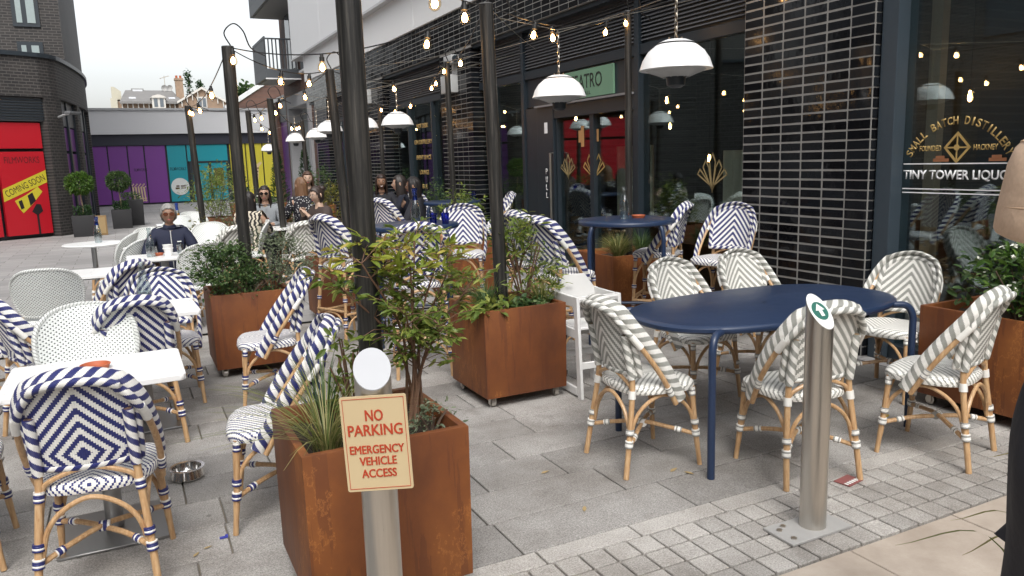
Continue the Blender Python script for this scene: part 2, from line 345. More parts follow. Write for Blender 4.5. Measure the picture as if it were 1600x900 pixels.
def text_mesh(txt,h,width=None,depth=.0015,bold=0,align='CENTER',spacing=1):
    cu=bpy.data.curves.new('txt','FONT'); cu.body=txt; cu.size=1; cu.extrude=0; cu.align_x=align; cu.offset=bold; cu.space_character=spacing; cu.resolution_u=3
    o=bpy.data.objects.new('txt',cu); COL.objects.link(o)
    dg=bpy.context.evaluated_depsgraph_get(); me=bpy.data.meshes.new_from_object(o.evaluated_get(dg))
    bpy.data.objects.remove(o); bpy.data.curves.remove(cu)
    co=np.empty(len(me.vertices)*3); me.vertices.foreach_get('co',co); co=co.reshape(-1,3)
    lo,hi=co.min(0),co.max(0); sy=h/(hi[1]-lo[1]); sx=sy if width is None else width/(hi[0]-lo[0])
    co[:,0]*=sx; co[:,1]*=sy
    if align=='CENTER': co[:,0]-=(co[:,0].min()+co[:,0].max())/2
    co[:,1]-=(co[:,1].min()+co[:,1].max())/2
    me.vertices.foreach_set('co',co.ravel())
    bm=bmesh.new(); bm.from_mesh(me); g=bmesh.ops.extrude_face_region(bm,geom=bm.faces[:]); bmesh.ops.translate(bm,verts=[q for q in g['geom'] if isinstance(q,bmesh.types.BMVert)],vec=(0,0,depth)); bmesh.ops.recalc_face_normals(bm,faces=bm.faces[:]); bm.to_mesh(me); bm.free()
    me.materials.clear(); return me
def letter(txt,h,mat,M4,parent,width=None,bold=0,name='lettering',spacing=1,depth=.0015):
    me=text_mesh(txt,h,width,bold=bold,spacing=spacing,depth=depth); me.transform(M4); me.materials.append(MATS[mat]); me.name=name
    return ob(name,me,parent)
def frame_m(origin,ex,ey):
    ex=Vector(ex).normalized(); ey=Vector(ey); ey=(ey-ex*ey.dot(ex)).normalized(); ez=ex.cross(ey); m=Matrix.Identity(4)
    for i in range(3): m[i][0]=ex[i]; m[i][1]=ey[i]; m[i][2]=ez[i]; m[i][3]=origin[i]
    return m
def on_wall(x,y,z): return frame_m((x,y,z),(0,-1,0),(0,0,1))      # faces -X
def on_front(x,y,z): return frame_m((x,y,z),(1,0,0),(0,0,1))       # faces -Y
# ================================================================ GROUND
def struct(o,label=None): o['kind']='structure'; 
def structure(name,mb,mat,**k):
    o=mb.build(name,mat,**k); o['kind']='structure'; return o
m=MB()
for (x0,y0,x1,y1) in ((-300,8.02,300,600),(-300,-60,-2.25,8.02),(4.92,-60,300,8.02)): m.add([(x0,y0,0),(x1,y0,0),(x1,y1,0),(x0,y1,0)],[(0,1,2,3)])
ground=structure('ground',m,'far_paving',smooth=False)
m=MB(); m.add([(-2.25,-60,-.02),(4.92,-60,-.02),(4.92,8.02,-.02),(-2.25,8.02,-.02)],[(0,1,2,3)])
bed=structure('paving',m,plain('joint_sand',(.24,.21,.17),.9,bump=.4,scale=40),smooth=False)
def slab_mesh(lx,ly,bev=.004):
    b=MB(); b.span((-lx/2,-ly/2,-.03),(lx/2,ly/2,0)); return b
SL={}
def slab(name,x0,x1,y0,y1,mat,gap=.008):
    lx,ly=round(x1-x0-gap,3),round(y1-y0-gap,3)
    key=(name,lx,ly)
    if key not in SL:
        b=slab_mesh(lx,ly); SL[key]=b.mesh(name,mat,smooth=False,bevel=.003,seg=1)
    o=ob(name,SL[key],bed,((x0+x1)/2,(y0+y1)/2,rng.uniform(-.0018,0.0)))
    return o
rs=random.Random(3)
y=2.645; row=0
while y<7.9:
    h=.31 if y+.31<8.02 else 8.02-y
    x=-2.25+[-.0,-.31,-.16,-.45][row%4]
    while x<4.92:
        ln=rs.choice((.45,.59,.59,.74,.9)) if y<5 else .9
        a,b=max(x,-2.25),min(x+ln,4.92)
        if 4.92-b<.12: b=4.92
        if b-a>.06: slab('paving_slab',a,b,y,y+h,'granite_slab')
        x=b if b==4.92 else x+ln
    y+=h; row+=1
x=.45
while x<4.9: slab('border_slab',x,min(x+.46,4.92),2.53,2.645,'granite_sett'); x+=.46
x=-2.25
b=MB(); b.span((-2.25,1.6,-.03),(.44,2.635,0)); slabm=b.build('paving_slab','granite_slab',bed,smooth=False)
xx=.8
while xx<4.9:
    for r_ in range(4):
        y0=2.03+r_*.125
        slab('sett',xx,xx+.118,y0,y0+.125,'granite_sett',.010)
    xx+=.118
for (a,b_) in ((-2.2,.62),(.62,1.24),(1.24,1.86),(1.86,2.48),(2.48,3.115),(3.115,4.0),(4.0,4.92)):
    for (c,d) in ((1.1,2.022),(.2,1.1)): slab('sandstone_flag',a,b_,c,d,'sandstone_flag',.007)
# ================================================================ RESTAURANT BUILDING (plane x = 5)
RB=thing('restaurant_building','dark glazed brick restaurant building with louvres, big windows and white cladding above','building',(5,12,0))
OFF=Vector((-5,-12,0))
def rb(mb,name,mat,parent=None,**k):
    o=mb.build(name,mat,parent or RB,**k)
    if (parent or RB)==RB: o.location=OFF
    return o
WX=5.0; GX=5.17
COLS=[(4.04,5.39),(11.35,12.66),(15.95,17.4),(20.9,22.3)]
BAYS=[(5.39,11.35),(12.66,15.95),(17.4,20.9),(22.3,23.1)]
BRICKME=None
bm_=MB(); bm_.box((0,0,0),(.10,.214,.064)); BRICKME=bm_.mesh('brick','glazed_black_brick',bevel=.004,seg=1)
bw=MB(); bw.box((0,0,0),(.16,.225,.064)); BRICKEND=bw.mesh('brick','glazed_black_brick',bevel=.006,seg=1)
bm_=MB()
# rounded corner brick: right end of the near column (towards -y) turns round a quarter circle
pl=[(0,.107)]+[(.022-.022*math.cos(a),-.107+.022-.022*math.sin(a)) for a in [R(d) for d in (0,30,60,90)]]+[(.29,-.107),(.29,.107)]
bm_.prism(pl,-.032,.032); BRICKCORN=bm_.mesh('brick','glazed_black_brick',bevel=0,seg=1,ang=35)
ROWS=44
far=MB()
fm=MB()
for ci,(y0,y1) in enumerate(COLS):
    core=MB(); core.span((WX+.0018,y0+.012,0),(WX+.3,y1-.004,3.352)); co=rb(core,'brick_column','mortar_grey',smooth=False)
    n=round((y1-y0)/.225)
    for r_ in range(ROWS):
        z=.04+r_*.0755
        for k in range(n):
            yy=y0+.1125+k*.225
            if ci==0:
                corner=(k==0)
                o=ob('brick',BRICKCORN if corner else BRICKME,co,(WX+(0 if corner else .05),yy,z))
                if not corner: o.rotation_euler=(0,rng.uniform(-.014,.014),rng.uniform(-.010,.010))
            else:
                d=.05 if k else .145; far.box((WX+d,yy,z),(2*d,.214,.064))
                if k==0 or k==n-1: far.box((WX+.15,yy,z),(.2,.214+.0,.064)) if False else None
# fascia band of stacked brick above everything
core=MB(); core.span((WX+.0015,3.0,3.36),(WX+.3,23.1,3.955)); rb(core,'brick_fascia','mortar_fascia',smooth=False)
nb=0
yy=3.1
fas=[]
while yy<23.0:
    for r_ in range(8):
        z=3.36+.037+r_*.0745; far.box((WX+.05,yy,z),(.10,.214,.0635))
    yy+=.225
o=rb(far,'brick','glazed_black_brick',smooth=False); o['kind']='stuff'
# white cladding: lower band and upper block with joints
for (y0,y1) in ((3,5.4),(5.4,8.2),(8.2,11),(11,13.8),(13.8,16.6),(16.6,19.4),(19.4,23.2)):
    b=MB(); b.span((4.97,y0+.006,3.96),(5.3,y1-.006,4.66)); rb(b,'cladding_panel','white_band',smooth=False,bevel=.004,seg=1)
for (y0,y1) in ((3,6.5),(6.5,10),(10,13.5),(13.5,17),(17,20.5),(20.5,24.2)):
    for (z0,z1) in ((4.7,7.2),(7.2,9.6),(9.6,12)):
        b=MB(); b.span((4.86,y0+.006,z0+.006),(5.4,y1-.006,z1-.006)); rb(b,'cladding_panel','white_cladding',smooth=False,bevel=.005,seg=1)
b=MB(); b.span((4.83,3,4.655),(5.3,24.2,4.705)); rb(b,'drip_ledge',plain('ledge_grey',(.5,.51,.52),.5),smooth=False)
b=MB(); b.span((4.84,21.5,6.3),(5.0,22.8,7.7)); wf=rb(b,'upper_window','frame_black',smooth=False)
b=MB(); b.span((4.835,21.6,6.4),(4.845,22.7,7.6)); ob('pane',b.mesh('pane',plain('dull_glass',(.10,.12,.14),.08),smooth=False),wf)
# soffit, louvres and glazing for each bay
b=MB(); b.span((WX+.04,5.4,3.30),(WX+1.0,23.1,3.352)); rb(b,'soffit','frame_black',smooth=False)
plain('louvre_grey',(.12,.125,.135),.45)
for (y0,y1) in ((5.395,7.11),(7.19,9.81),(9.89,11.345),(12.665,15.945),(17.405,20.895),(22.305,23.1)):
    b=MB(); b.span((WX+.17,y0,2.78),(WX+.19,y1,3.30)); lp=rb(b,'louvre_panel','frame_black',smooth=False)
    sm=MB(); L=y1-y0
    sm.add([(0,0,0),(0,L,0),(-.032,L,-.026),(-.032,0,-.026),(0,0,-.004),(0,L,-.004),(-.03,L,-.030),(-.03,0,-.030)],[(0,1,2,3),(7,6,5,4),(3,2,6,7),(0,3,7,4),(1,5,6,2),(0,4,5,1)])
    me=sm.mesh('slat','louvre_grey',smooth=False)
    for k in range(12): ob('slat',me,lp,(WX+.168,y0,2.84+k*.039))
    b=MB(); b.span((WX+.12,y0,2.665),(WX+.24,y1,2.775)); rb(b,'window_head','frame_black',smooth=False,bevel=.004,seg=1)
def mullion(y,wd=.075,z1=3.30,x0=None,z0=0):
    b=MB(); b.span((x0 or WX+.10,y-wd/2,z0),(WX+.26,y+wd/2,z1)); return rb(b,'mullion','frame_black',smooth=False,bevel=.004,seg=1)
for y_ in (7.15,9.85,13.45,14.75,18.6,19.8,10.9): mullion(y_,z1=3.30 if y_ in (7.15,9.85) else 2.66, wd=.08 if y_ in (7.15,9.85) else .05)
def pane(y0,y1,z0,z1,x=GX):
    b=MB(); b.span((x,y0,z0),(x+.012,y1,z1)); return rb(b,'window_pane','window_glass',smooth=False)
def sill(y0,y1):
    b=MB(); b.span((WX+.10,y0,0),(WX+.26,y1,.12)); rb(b,'window_sill','frame_black',smooth=False,bevel=.004,seg=1)
P1=pane(5.395,7.11,.12,2.66); sill(5.395,7.11)
pane(9.89,10.87,.12,2.66); pane(10.93,11.34,.12,2.66); sill(9.89,11.34)
P3=pane(13.48,14.72,.12,2.66); pane(12.67,13.42,.12,2.66); pane(14.78,15.94,.12,2.66); sill(12.67,15.94)
pane(17.41,18.57,.12,2.66); pane(18.63,19.77,.12,2.66); pane(19.83,20.89,.12,2.66); sill(17.41,20.89)
pane(22.31,23.1,.12,2.66)
# near window to the right of the near column
RX=5.17
for (a,c) in ((3.90,4.035),(2.82,2.93)):
    b=MB(); b.span((WX+.05,a,0),(WX+.26,c,3.36)); rb(b,'window_frame',plain('frame_slate',(.04,.055,.07),.4),smooth=False,bevel=.006)
PR=pane(2.932,3.898,.12,3.36); sill(2.94,3.895)
b=MB(); b.span((5.03,1.2,0),(5.3,2.82,3.36)); rb(b,'corner_pier','frame_black',smooth=False)
b=MB(); b.span((5.03,-8,0),(5.5,1.2,3.9)); rb(b,'side_wall','charcoal_brick',smooth=False)
# lettering on the panes
def wl(txt,y,z,h,mat,width=None,bold=.0,par=None,x=GX-.002,spacing=1):
    return letter(txt,h,mat,on_wall(x,y,z),par or PR,width,bold,spacing=spacing)
plain('gold_film',(.55,.38,.14),.4,.3); plain('white_film',(.85,.85,.85),.4); plain('gold_faint',(.30,.23,.11),.4)
wl('TINY TOWER LIQUOR',3.475,1.392,.078,'white_film',.83,.025)
for z,t in ((1.475,.008),(1.296,.008),(1.268,.008)):
    b=MB(); b.span((GX-.004,3.06,z-t/2),(GX-.001,3.89,z+t/2)); ob('lettering',b.mesh('lettering','white_film',smooth=False),PR)
wl('FOUNDED',3.685,1.583,.040,'gold_film',.165,.015); wl('HACKNEY',3.285,1.583,.040,'gold_film',.165,.015)
cy,cz,rad=3.485,1.365,.405
s_='SMALL BATCH DISTILLERY'
for i,ch in enumerate(s_):
    if ch==' ': continue
    a=R(63)-R(126)*i/(len(s_)-1)     # +a = left
    yy,zz=cy+rad*math.sin(a),cz+rad*math.cos(a)
    m4=frame_m((GX-.002,yy,zz),(0,-math.cos(a),math.sin(a)),(0,math.sin(a),math.cos(a)))
    letter(ch,.056,'gold_film',m4,PR,.012 if ch=='I' else .036,.02)
def polyline_film(P,t,mat,par,x=GX-.003,closed=False):
    b=MB(); Q=P+[P[0]] if closed else P
    for (y0,z0),(y1,z1) in zip(Q,Q[1:]):
        d=Vector((y1-y0,z1-z0)); l=d.length; d/=l; nn=Vector((-d.y,d.x))*t/2; d*=t*.4
        c=[(y0-d.x+nn.x,z0-d.y+nn.y),(y1+d.x+nn.x,z1+d.y+nn.y),(y1+d.x-nn.x,z1+d.y-nn.y),(y0-d.x-nn.x,z0-d.y-nn.y)]
        b.add([(x,a,e) for a,e in c]+[(x+.002,a,e) for a,e in c],[(0,1,2,3),(7,6,5,4),(0,4,5,1),(1,5,6,2),(2,6,7,3),(3,7,4,0)])
    return ob('emblem',b.mesh('emblem',mat,smooth=False),par)
d_=.098; polyline_film([(cy,1.585+d_),(cy-.088,1.585),(cy,1.585-d_),(cy+.088,1.585)],.016,'gold_film',PR,closed=True)
polyline_film([(cy,1.585+d_),(cy,1.585-d_)],.010,'gold_film',PR,x=GX-.0045); polyline_film([(cy-.088,1.585),(cy+.088,1.585)],.010,'gold_film',PR,x=GX-.006)
b=MB(); b.tube([(GX-.008,cy,1.585),(GX-.0065,cy,1.585)],.021,16); ob('emblem',b.mesh('emblem','gold_film'),PR)
for yy in (3.60,3.20):
    polyline_film([(yy+.05,1.50),(yy-.05,1.50)],.022,plain('copper_film',(.32,.13,.06),.5),PR); polyline_film([(yy+.03,1.52),(yy-.02,1.52)],.02,'copper_film',PR,x=GX-.0055)
for t,z,h,wd in (('HOT DESK',2.27,.085,.62),('GIN DISTILLERY',1.97,.085,.98),('EVENT SPACE',1.68,.085,.80),('LOUNGE',1.40,.085,.5),('BAR',1.13,.085,.28)): wl(t,14.12,z,h,'gold_film',wd,.02,P3)
# art deco fan emblems
def deco(yc,z0,sc,mat,par,x):
    k=0
    for (dx,ht) in ((0,.44),(.11,.36),(-.11,.36),(.20,.26),(-.20,.26)):
        tip=(yc+dx*sc*.15,z0); 
        P=[(yc+dx*sc*.1,z0+abs(dx)*sc*.35),(yc+(dx*1.0+.05)*sc,z0+ht*.78*sc),(yc+dx*1.05*sc,z0+ht*sc),(yc+(dx*1.0-.05)*sc,z0+ht*.78*sc)]
        polyline_film(P,.012*sc+.004,mat,par,x-.0015*k,closed=True); k+=1
# door bay
DY0,DY1=7.19,9.81
b=MB(); b.span((WX+.09,8.98,0),(WX+.2,9.42,2.27)); dj=rb(b,'door_jamb','frame_black',smooth=False,bevel=.006)
letter('PULL',.075,'white_film',on_wall(WX+.087,9.21,1.30),dj,.16) if False else None
for k,ch in enumerate('PULL'): letter(ch,.075,'white_film',on_wall(WX+.087,9.17,1.42-k*.105),dj,.05,.01)
b=MB(); b.span((WX+.086,9.13,1.92),(WX+.089,9.21,2.06)); ob('notice',b.mesh('notice','white_film',smooth=False),dj)
b=MB(); b.span((WX+.10,DY0,2.10),(WX+.24,8.98,2.27)); rb(b,'door_head','frame_black',smooth=False,bevel=.004)
b=MB(); b.span((WX+.05,DY0,2.262),(WX+.15,9.42,2.285)); rb(b,'door_ledge',plain('ledge_dark',(.2,.2,.21),.4),smooth=False)
b=MB(); b.span((WX+.15,DY0,2.29),(WX+.23,DY1,2.66)); rb(b,'transom_panel','frame_black',smooth=False)
b=MB(); b.span((WX+.12,9.42,0),(WX+.2,DY1,2.27)); rb(b,'side_panel','frame_black',smooth=False)
pd=pane(8.14,8.93,.10,2.06); pd2=pane(7.25,8.05,.10,2.06)
for (a,c) in ((8.93,8.98),(8.05,8.14),(7.19,7.25)):
    b=MB(); b.span((WX+.12,a,0),(WX+.22,c,2.10)); rb(b,'door_stile','frame_black',smooth=False,bevel=.003)
b=MB(); b.span((WX+.12,7.25,0),(WX+.22,8.93,.10)); rb(b,'door_rail','frame_black',smooth=False)
b=MB()
b.tube([(WX+.13,9.0,1.66),(WX+.05,9.0,1.66),(WX+.05,9.0,.42),(WX+.13,9.0,.42)],.016,10); rb(b,'door_handle','brushed_steel')
deco(8.12,1.28,.95,'gold_film',pd,GX-.004); deco(8.74,1.32,.72,'gold_faint',pd,GX-.004); deco(5.98,1.22,.85,'gold_faint',P1,GX-.004)
for yy,s1 in ((8.38,1),(8.10,-1)):
    polyline_film([(yy,1.95),(yy,1.75)],.07,plain('tan_film',(.50,.27,.11),.5),pd); polyline_film([(yy+s1*.06,1.90),(yy+s1*.06,1.80)],.06,'tan_film',pd,x=GX-.0055)
# sign over the door
b=MB(); b.span((WX+.118,7.62,2.305),(WX+.146,8.82,2.64)); sg=rb(b,'name_sign',plain('sign_green',(.145,.27,.18),.55,var=.04),smooth=False,bevel=.003)
plain('sign_ink',(.012,.02,.016),.6)
letter('TEATRO',.17,'sign_ink',on_wall(WX+.116,8.22,2.50),sg,.74); letter('HALL',.04,'sign_ink',on_wall(WX+.116,8.20,2.36),sg,.20)
# interior
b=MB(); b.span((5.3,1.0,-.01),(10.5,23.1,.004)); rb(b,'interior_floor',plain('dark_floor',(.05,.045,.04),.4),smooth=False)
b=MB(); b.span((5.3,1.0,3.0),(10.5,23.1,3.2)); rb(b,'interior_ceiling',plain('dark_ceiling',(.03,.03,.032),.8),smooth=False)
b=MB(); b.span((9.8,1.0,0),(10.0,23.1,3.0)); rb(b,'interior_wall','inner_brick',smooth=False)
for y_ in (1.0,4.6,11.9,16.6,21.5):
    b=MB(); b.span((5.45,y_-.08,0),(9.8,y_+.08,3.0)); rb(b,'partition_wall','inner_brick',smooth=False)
b=MB(); b.span((5.57,3.93,0),(5.65,4.02,3.3)); rb(b,'timber_post',plain('pale_post',(.30,.23,.16),.6),smooth=False)
# drapes behind the glass
plain('drape_cream',(.42,.41,.33),.85)
def drape(x,y0,y1,z0,z1,label):
    b=MB(); n=60; vs=[]
    for j in (0,1):
        for i in range(n+1):
            t=i/n; vs.append((x+.035*math.sin(t*(y1-y0)*42)+.012*math.sin(t*17),y0+(y1-y0)*t,z0 if j==0 else z1))
    k=n+1
    vs+=[(a+.006,c,e) for a,c,e in vs]
    fs=[(i,i+1,k+i+1,k+i) for i in range(n)]+[(2*k+i,3*k+i,3*k+i+1,2*k+i+1) for i in range(n)]+[(i,2*k+i,2*k+i+1,i+1) for i in range(n)]+[(k+i,k+i+1,3*k+i+1,3*k+i) for i in range(n)]
    b.add(vs,fs); o=b.build('curtain','drape_cream'); tag(o,label,'curtain')
drape(5.95,8.0,8.72,.75,1.72,'short cream curtain hanging behind the glass entrance door')
drape(6.0,6.30,6.75,.6,1.62,'narrow cream curtain behind the window right of the entrance')
drape(5.75,13.0,13.55,.3,1.75,'cream curtain behind the window with gold lettering')
# hanging bulbs inside; a few at the near right window added as reflection glints
def inner_bulb(x,y,z,label):
    t=thing('pendant_bulb',label,'lamp',(x,y,z),0,'bare bulbs hanging inside the restaurant')
    b=MB(); b.tube([(0,0,.06),(0,0,3.0-z)],.003,5); b.build('cable','cord_black',t)
    b=MB(); b.lathe([(.001,-.075),(.03,-.06),(.042,-.03),(.036,.01),(.018,.04),(.016,.06)],12); b.build('bulb','bulb_glass',t)
    b=MB(); b.lathe([(.001,-.055),(.014,-.045),(.016,-.02),(.008,.03)],8); b.build('filament','filament_glow',t)
for (x,y,z),l in [((6.2, 4.1, 2.0), 'hanging bulb behind the gold-lettered window, second from its left edge'), ((6.6, 3.75, 2.25), 'high hanging bulb at the middle of the gold-lettered window'), ((7.4, 4.2, 2.3), 'deep hanging bulb at the left of the gold-lettered window'), ((6.3, 3.55, 2.2), 'hanging bulb right of centre in the gold-lettered window'), ((7.0, 3.6, 1.85), 'lowest hanging bulb above the SMALL BATCH lettering'), ((6.9, 3.3, 2.15), 'hanging bulb at the right of the gold-lettered window'), ((7.8, 4.0, 1.95), 'small deep bulb left of centre in the gold-lettered window'), ((8.3, 3.9, 2.4), 'farthest high bulb in the gold-lettered window'), ((7.9, 6.0, 1.7), 'low deep bulb behind the pane left of the black column'), ((6.1, 5.9, 2.05), 'hanging bulb behind the pane next to the black brick column, nearest the glass'), ((6.8, 6.6, 1.9), 'lower hanging bulb behind the pane left of the black brick column'), ((7.2, 6.2, 2.3), 'high hanging bulb behind the pane left of the black brick column'), ((6.0, 7.0, 1.55), 'low hanging bulb beside the mullion right of the door'), ((6.4, 8.3, 2.3), 'hanging bulb behind the glass door near the top'), ((7.0, 9.0, 2.0), 'hanging bulb deep behind the door jamb marked PULL'), ((6.3, 10.4, 2.2), 'hanging bulb behind the pane left of the door'), ((7.1, 11.0, 1.9), 'lower hanging bulb behind the pane left of the door'), ((6.2, 13.2, 2.1), 'hanging bulb right of the gold list of words'), ((6.7, 14.2, 1.8), 'hanging bulb behind the gold list of words'), ((6.3, 15.2, 2.2), 'hanging bulb left of the gold list of words'), ((7.0, 15.6, 1.7), 'low hanging bulb by the third brick column'), ((6.4, 18.4, 2.0), 'hanging bulb behind the window beyond the third column'), ((6.9, 19.7, 1.8), 'farthest hanging bulb behind the dark windows')]: inner_bulb(x,y,z,l)
# security camera and boxes on the second column
cm=thing('security_camera','small grey security camera on a bracket high on the second brick column','camera',(4.93,11.95,3.2))
b=MB(); b.box((0,0,0),(.16,.34,.13)); b.build('housing',plain('box_grey',(.42,.43,.43),.5),cm,bevel=.02)
b=MB(); b.tube([(-.02,-.17,0),(-.02,-.2,0)],.05,12); b.build('lens','frame_black',cm)
b=MB(); b.box((.04,0,-.14),(.06,.08,.16)); b.build('bracket','box_grey',cm)
b=MB(); b.box((0,0,0),(.14,.42,.28)); jb=b.build('junction_box','box_grey',bevel=.01); jb.location=(4.93,12.1,2.83); tag(jb,'grey junction box below the security camera on the second brick column','box')
b=MB(); b.box((0,0,0),(.14,.5,.3)); jb=b.build('junction_box','box_grey',bevel=.01); jb.location=(4.93,17.0,3.03); tag(jb,'pale junction box at the top of the third brick column','box')
# ================================================================ BROWN BRICK APARTMENT BUILDING beyond (x = 5, y > 23)
AB=thing('apartment_building','brown brick apartment building with dark balconies beside the white cladding','building',(5,30,0))
AO=Vector((-5,-30,0))
def ab(mb,name,mat,parent=None,**k):
    o=mb.build(name,mat,parent or AB,**k)
    if parent is None: o.location=AO
    return o
AX=6.1
plain('pvc_white_trim',(.6,.6,.6),.4)
b=MB(); b.span((AX,23.3,4.25),(12,32.4,14)); ab(b,'wall','brown_brick',smooth=False)
for (a,c) in ((23.3,27.65),(31.55,32.3),(34.4,35)):
    b=MB(); b.span((AX,a,0),(AX+.5,c,4.25)); ab(b,'brick_pier','brown_brick',smooth=False)
plain('portal_grey',(.33,.33,.34),.6)
b=MB(); b.span((AX-.1,27.65,0),(AX+.5,27.95,4.2)); b.span((AX-.1,31.25,0),(AX+.5,31.55,4.2)); b.span((AX-.1,27.95,3.75),(AX+.5,31.25,4.2)); ab(b,'entrance_surround','portal_grey',smooth=False)
b=MB(); b.span((AX+.4,27.95,0),(AX+.46,31.25,3.75)); ab(b,'entrance_glazing',plain('pale_glazing',(.34,.37,.37),.12),smooth=False)
b=MB(); b.span((AX+.15,32.3,0),(AX+.25,34.4,3.4)); ab(b,'hoarding_panel',plain('vinyl_purple',(.165,.042,.25),.35,var=.04),smooth=False)
b=MB(); b.span((AX+.1,32.3,3.4),(AX+.3,34.4,4.25)); ab(b,'shop_fascia','frame_black',smooth=False)
b=MB(); b.span((AX-.03,32.4,4.25),(AX+.6,35.05,4.4)); ab(b,'coping','pvc_white_trim',smooth=False)
GW=thing('gable_building','brown brick gable with sloping white coping rising behind the shop fascia','building',(7.5,46,0))
b=MB(); b.prism([(5.6,0),(12,0),(12,8.2),(8.6,6.7),(5.6,4.75)],0,.5); q=b.build('wall','brown_brick',GW,smooth=False); q.rotation_euler=(PI/2,0,0); q.location=(-7.5,.5,0)
b=MB(); b.prism([(5.5,4.72),(8.62,6.75),(12,8.25),(12,8.5),(8.6,7.0),(5.4,4.95)],-.1,.6); q=b.build('coping','white_band',GW,smooth=False); q.rotation_euler=(PI/2,0,0); q.location=(-7.5,.5,0)
plain('balcony_slate',(.085,.095,.105),.5); plain('soffit_grey',(.30,.30,.30),.6); plain('pvc_white',(.8,.8,.8),.4)
def balcony(y0,y1,z,x0=4.9):
    b=MB(); b.span((x0,y0,z),(6.1,y1,z+.32)); s=ab(b,'balcony','balcony_slate',smooth=False)
    b=MB(); b.span((x0+.1,y0+.1,z-.02),(6.05,y1-.1,z)); b.build('soffit','soffit_grey',s,smooth=False)
    b=MB(); b.span((x0-.02,y0-.02,z-.045),(6.1,y0+.05,z)); b.build('soffit_trim','pvc_white',s,smooth=False)
    b=MB(); b.span((x0,y0+.02,z+.32),(x0+.05,y1,z+1.42)); b.build('privacy_screen','balcony_slate',s,smooth=False)
    bar=MB(); bar.box((0,0,0),(.045,.045,1.0)); me=bar.mesh('baluster','balcony_slate',smooth=False)
    k=x0+.02
    while k<6.0: ob('baluster',me,s,(k,y0+.03,z+.83)); k+=.13
    k=y0+.03
    while k<y1-.1: ob('baluster',me,s,(x0+.02,k,z+.83)); k+=.13
    b=MB(); b.span((x0-.01,y0,z+1.32),(6.1,y0+.06,z+1.37)); b.span((x0-.01,y0+.06,z+1.32),(x0+.05,y1-.06,z+1.37)); b.build('handrail','balcony_slate',s,smooth=False)
    b=MB(); b.span((6.02,y0+.3,z+.32),(6.08,y1-.7,z+2.6)); b.build('door_frame','pvc_white',s,smooth=False)
    b=MB(); b.span((6.005,y0+.4,z+.42),(6.022,(y0+y1)/2-.4,z+2.5)); b.span((6.005,(y0+y1)/2-.3,z+.42),(6.022,y1-.8,z+2.5)); b.build('door_pane','dull_glass',s,smooth=False)
balcony(29.0,31.6,4.68); balcony(26.6,31.6,7.12)
for z in (4.9,7.9):
    b=MB(); b.span((6.02,25.2,z),(6.1,28.6,z+2.6)); ab(b,'slate_panel','balcony_slate',smooth=False)
    b=MB(); b.span((5.97,25.1,z-.08),(6.1,28.7,z)); ab(b,'window_sill','pvc_white',smooth=False)
# ================================================================ FAR SHOP UNIT (plane y = 40.5)
FB=thing('far_shop','single storey shop unit with pale fascia and purple, teal and yellow hoardings','building',(3.2,40.5,0))
FO=Vector((-3.2,-40.5,0))
def fb(mb,name,mat,parent=None,**k):
    o=mb.build(name,mat,parent or FB,**k)
    if parent is None: o.location=FO
    return o
YF=40.5
b=MB(); b.span((-6,YF+.1,0),(12,YF+8,4.1)); fb(b,'wall','frame_black',smooth=False)
b=MB(); b.span((-6,YF-.25,3.25),(12,YF+8.1,4.32)); fb(b,'fascia',plain('fascia_grey',(.58,.59,.61),.5,var=.02),smooth=False)
b=MB(); b.span((-6,YF-.32,4.32),(12,YF+8.1,4.42)); fb(b,'coping',plain('coping_grey',(.40,.41,.42),.5),smooth=False)
b=MB(); b.span((-6,YF-.1,2.74),(12,YF+.1,3.25)); fb(b,'dark_band',plain('band_navy_dark',(.018,.02,.035),.5),smooth=False)
plain('vinyl_teal',(.010,.26,.32),.35,var=.03); plain('vinyl_yellow',(.50,.44,.04),.4,var=.03); plain('vinyl_red',(.42,.008,.018),.35,var=.03)
def fpanel(x0,x1,z0,z1,mat):
    b=MB(); b.span((x0+.03,YF-.04,z0),(x1-.03,YF+.1,z1)); return fb(b,'hoarding_panel',mat,smooth=False)
fp=[fpanel(-2.2,-.5,.08,2.72,'vinyl_purple'),fpanel(-.5,.32,.08,2.72,'vinyl_purple'),fpanel(.32,1.02,.08,2.72,'vinyl_purple'),fpanel(.32,.33,.1,.11,'vinyl_purple')]
bpy.data.objects.remove(fp.pop())
p_a=fpanel(1.02,1.95,.08,2.72,'vinyl_purple'); p_t=fpanel(1.98,2.85,.08,2.72,'vinyl_teal')
p_t2=fpanel(2.85,3.05,1.95,2.72,'vinyl_teal'); p_t3=fpanel(3.05,4.72,1.95,2.72,'vinyl_teal')
p_y=[fpanel(4.78,5.55,.08,2.78,'vinyl_yellow'),fpanel(5.55,6.35,.08,2.78,'vinyl_yellow'),fpanel(6.35,7.1,.08,2.78,'vinyl_yellow'),fpanel(7.1,9.4,.08,2.78,'vinyl_yellow')]
plain('print_dark',(.03,.012,.04),.5); plain('print_teal_dark',(.006,.05,.07),.5); plain('print_olive',(.10,.09,.02),.5); plain('print_cream',(.55,.42,.26),.5); plain('print_brown',(.07,.03,.015),.5); plain('print_white',(.62,.64,.63),.5)
def fl(txt,x,z,h,mat,par,wd=None): return letter(txt,h,mat,on_front(x,YF-.042,z),par,wd,.01)
fl('FILMWORKS',.80,1.62,.14,'print_dark',fp[2] if len(fp)>2 else p_a,.55); fl('FILMWORKS',2.42,1.62,.16,'print_teal_dark',p_t,.70); fl('FILMWORKS',5.15,1.62,.16,'print_olive',p_y[0],.62)
for k in range(4): fl('SHOPS',1.48,1.30-k*.13,.035,'print_dark',p_a,.5) if False else None
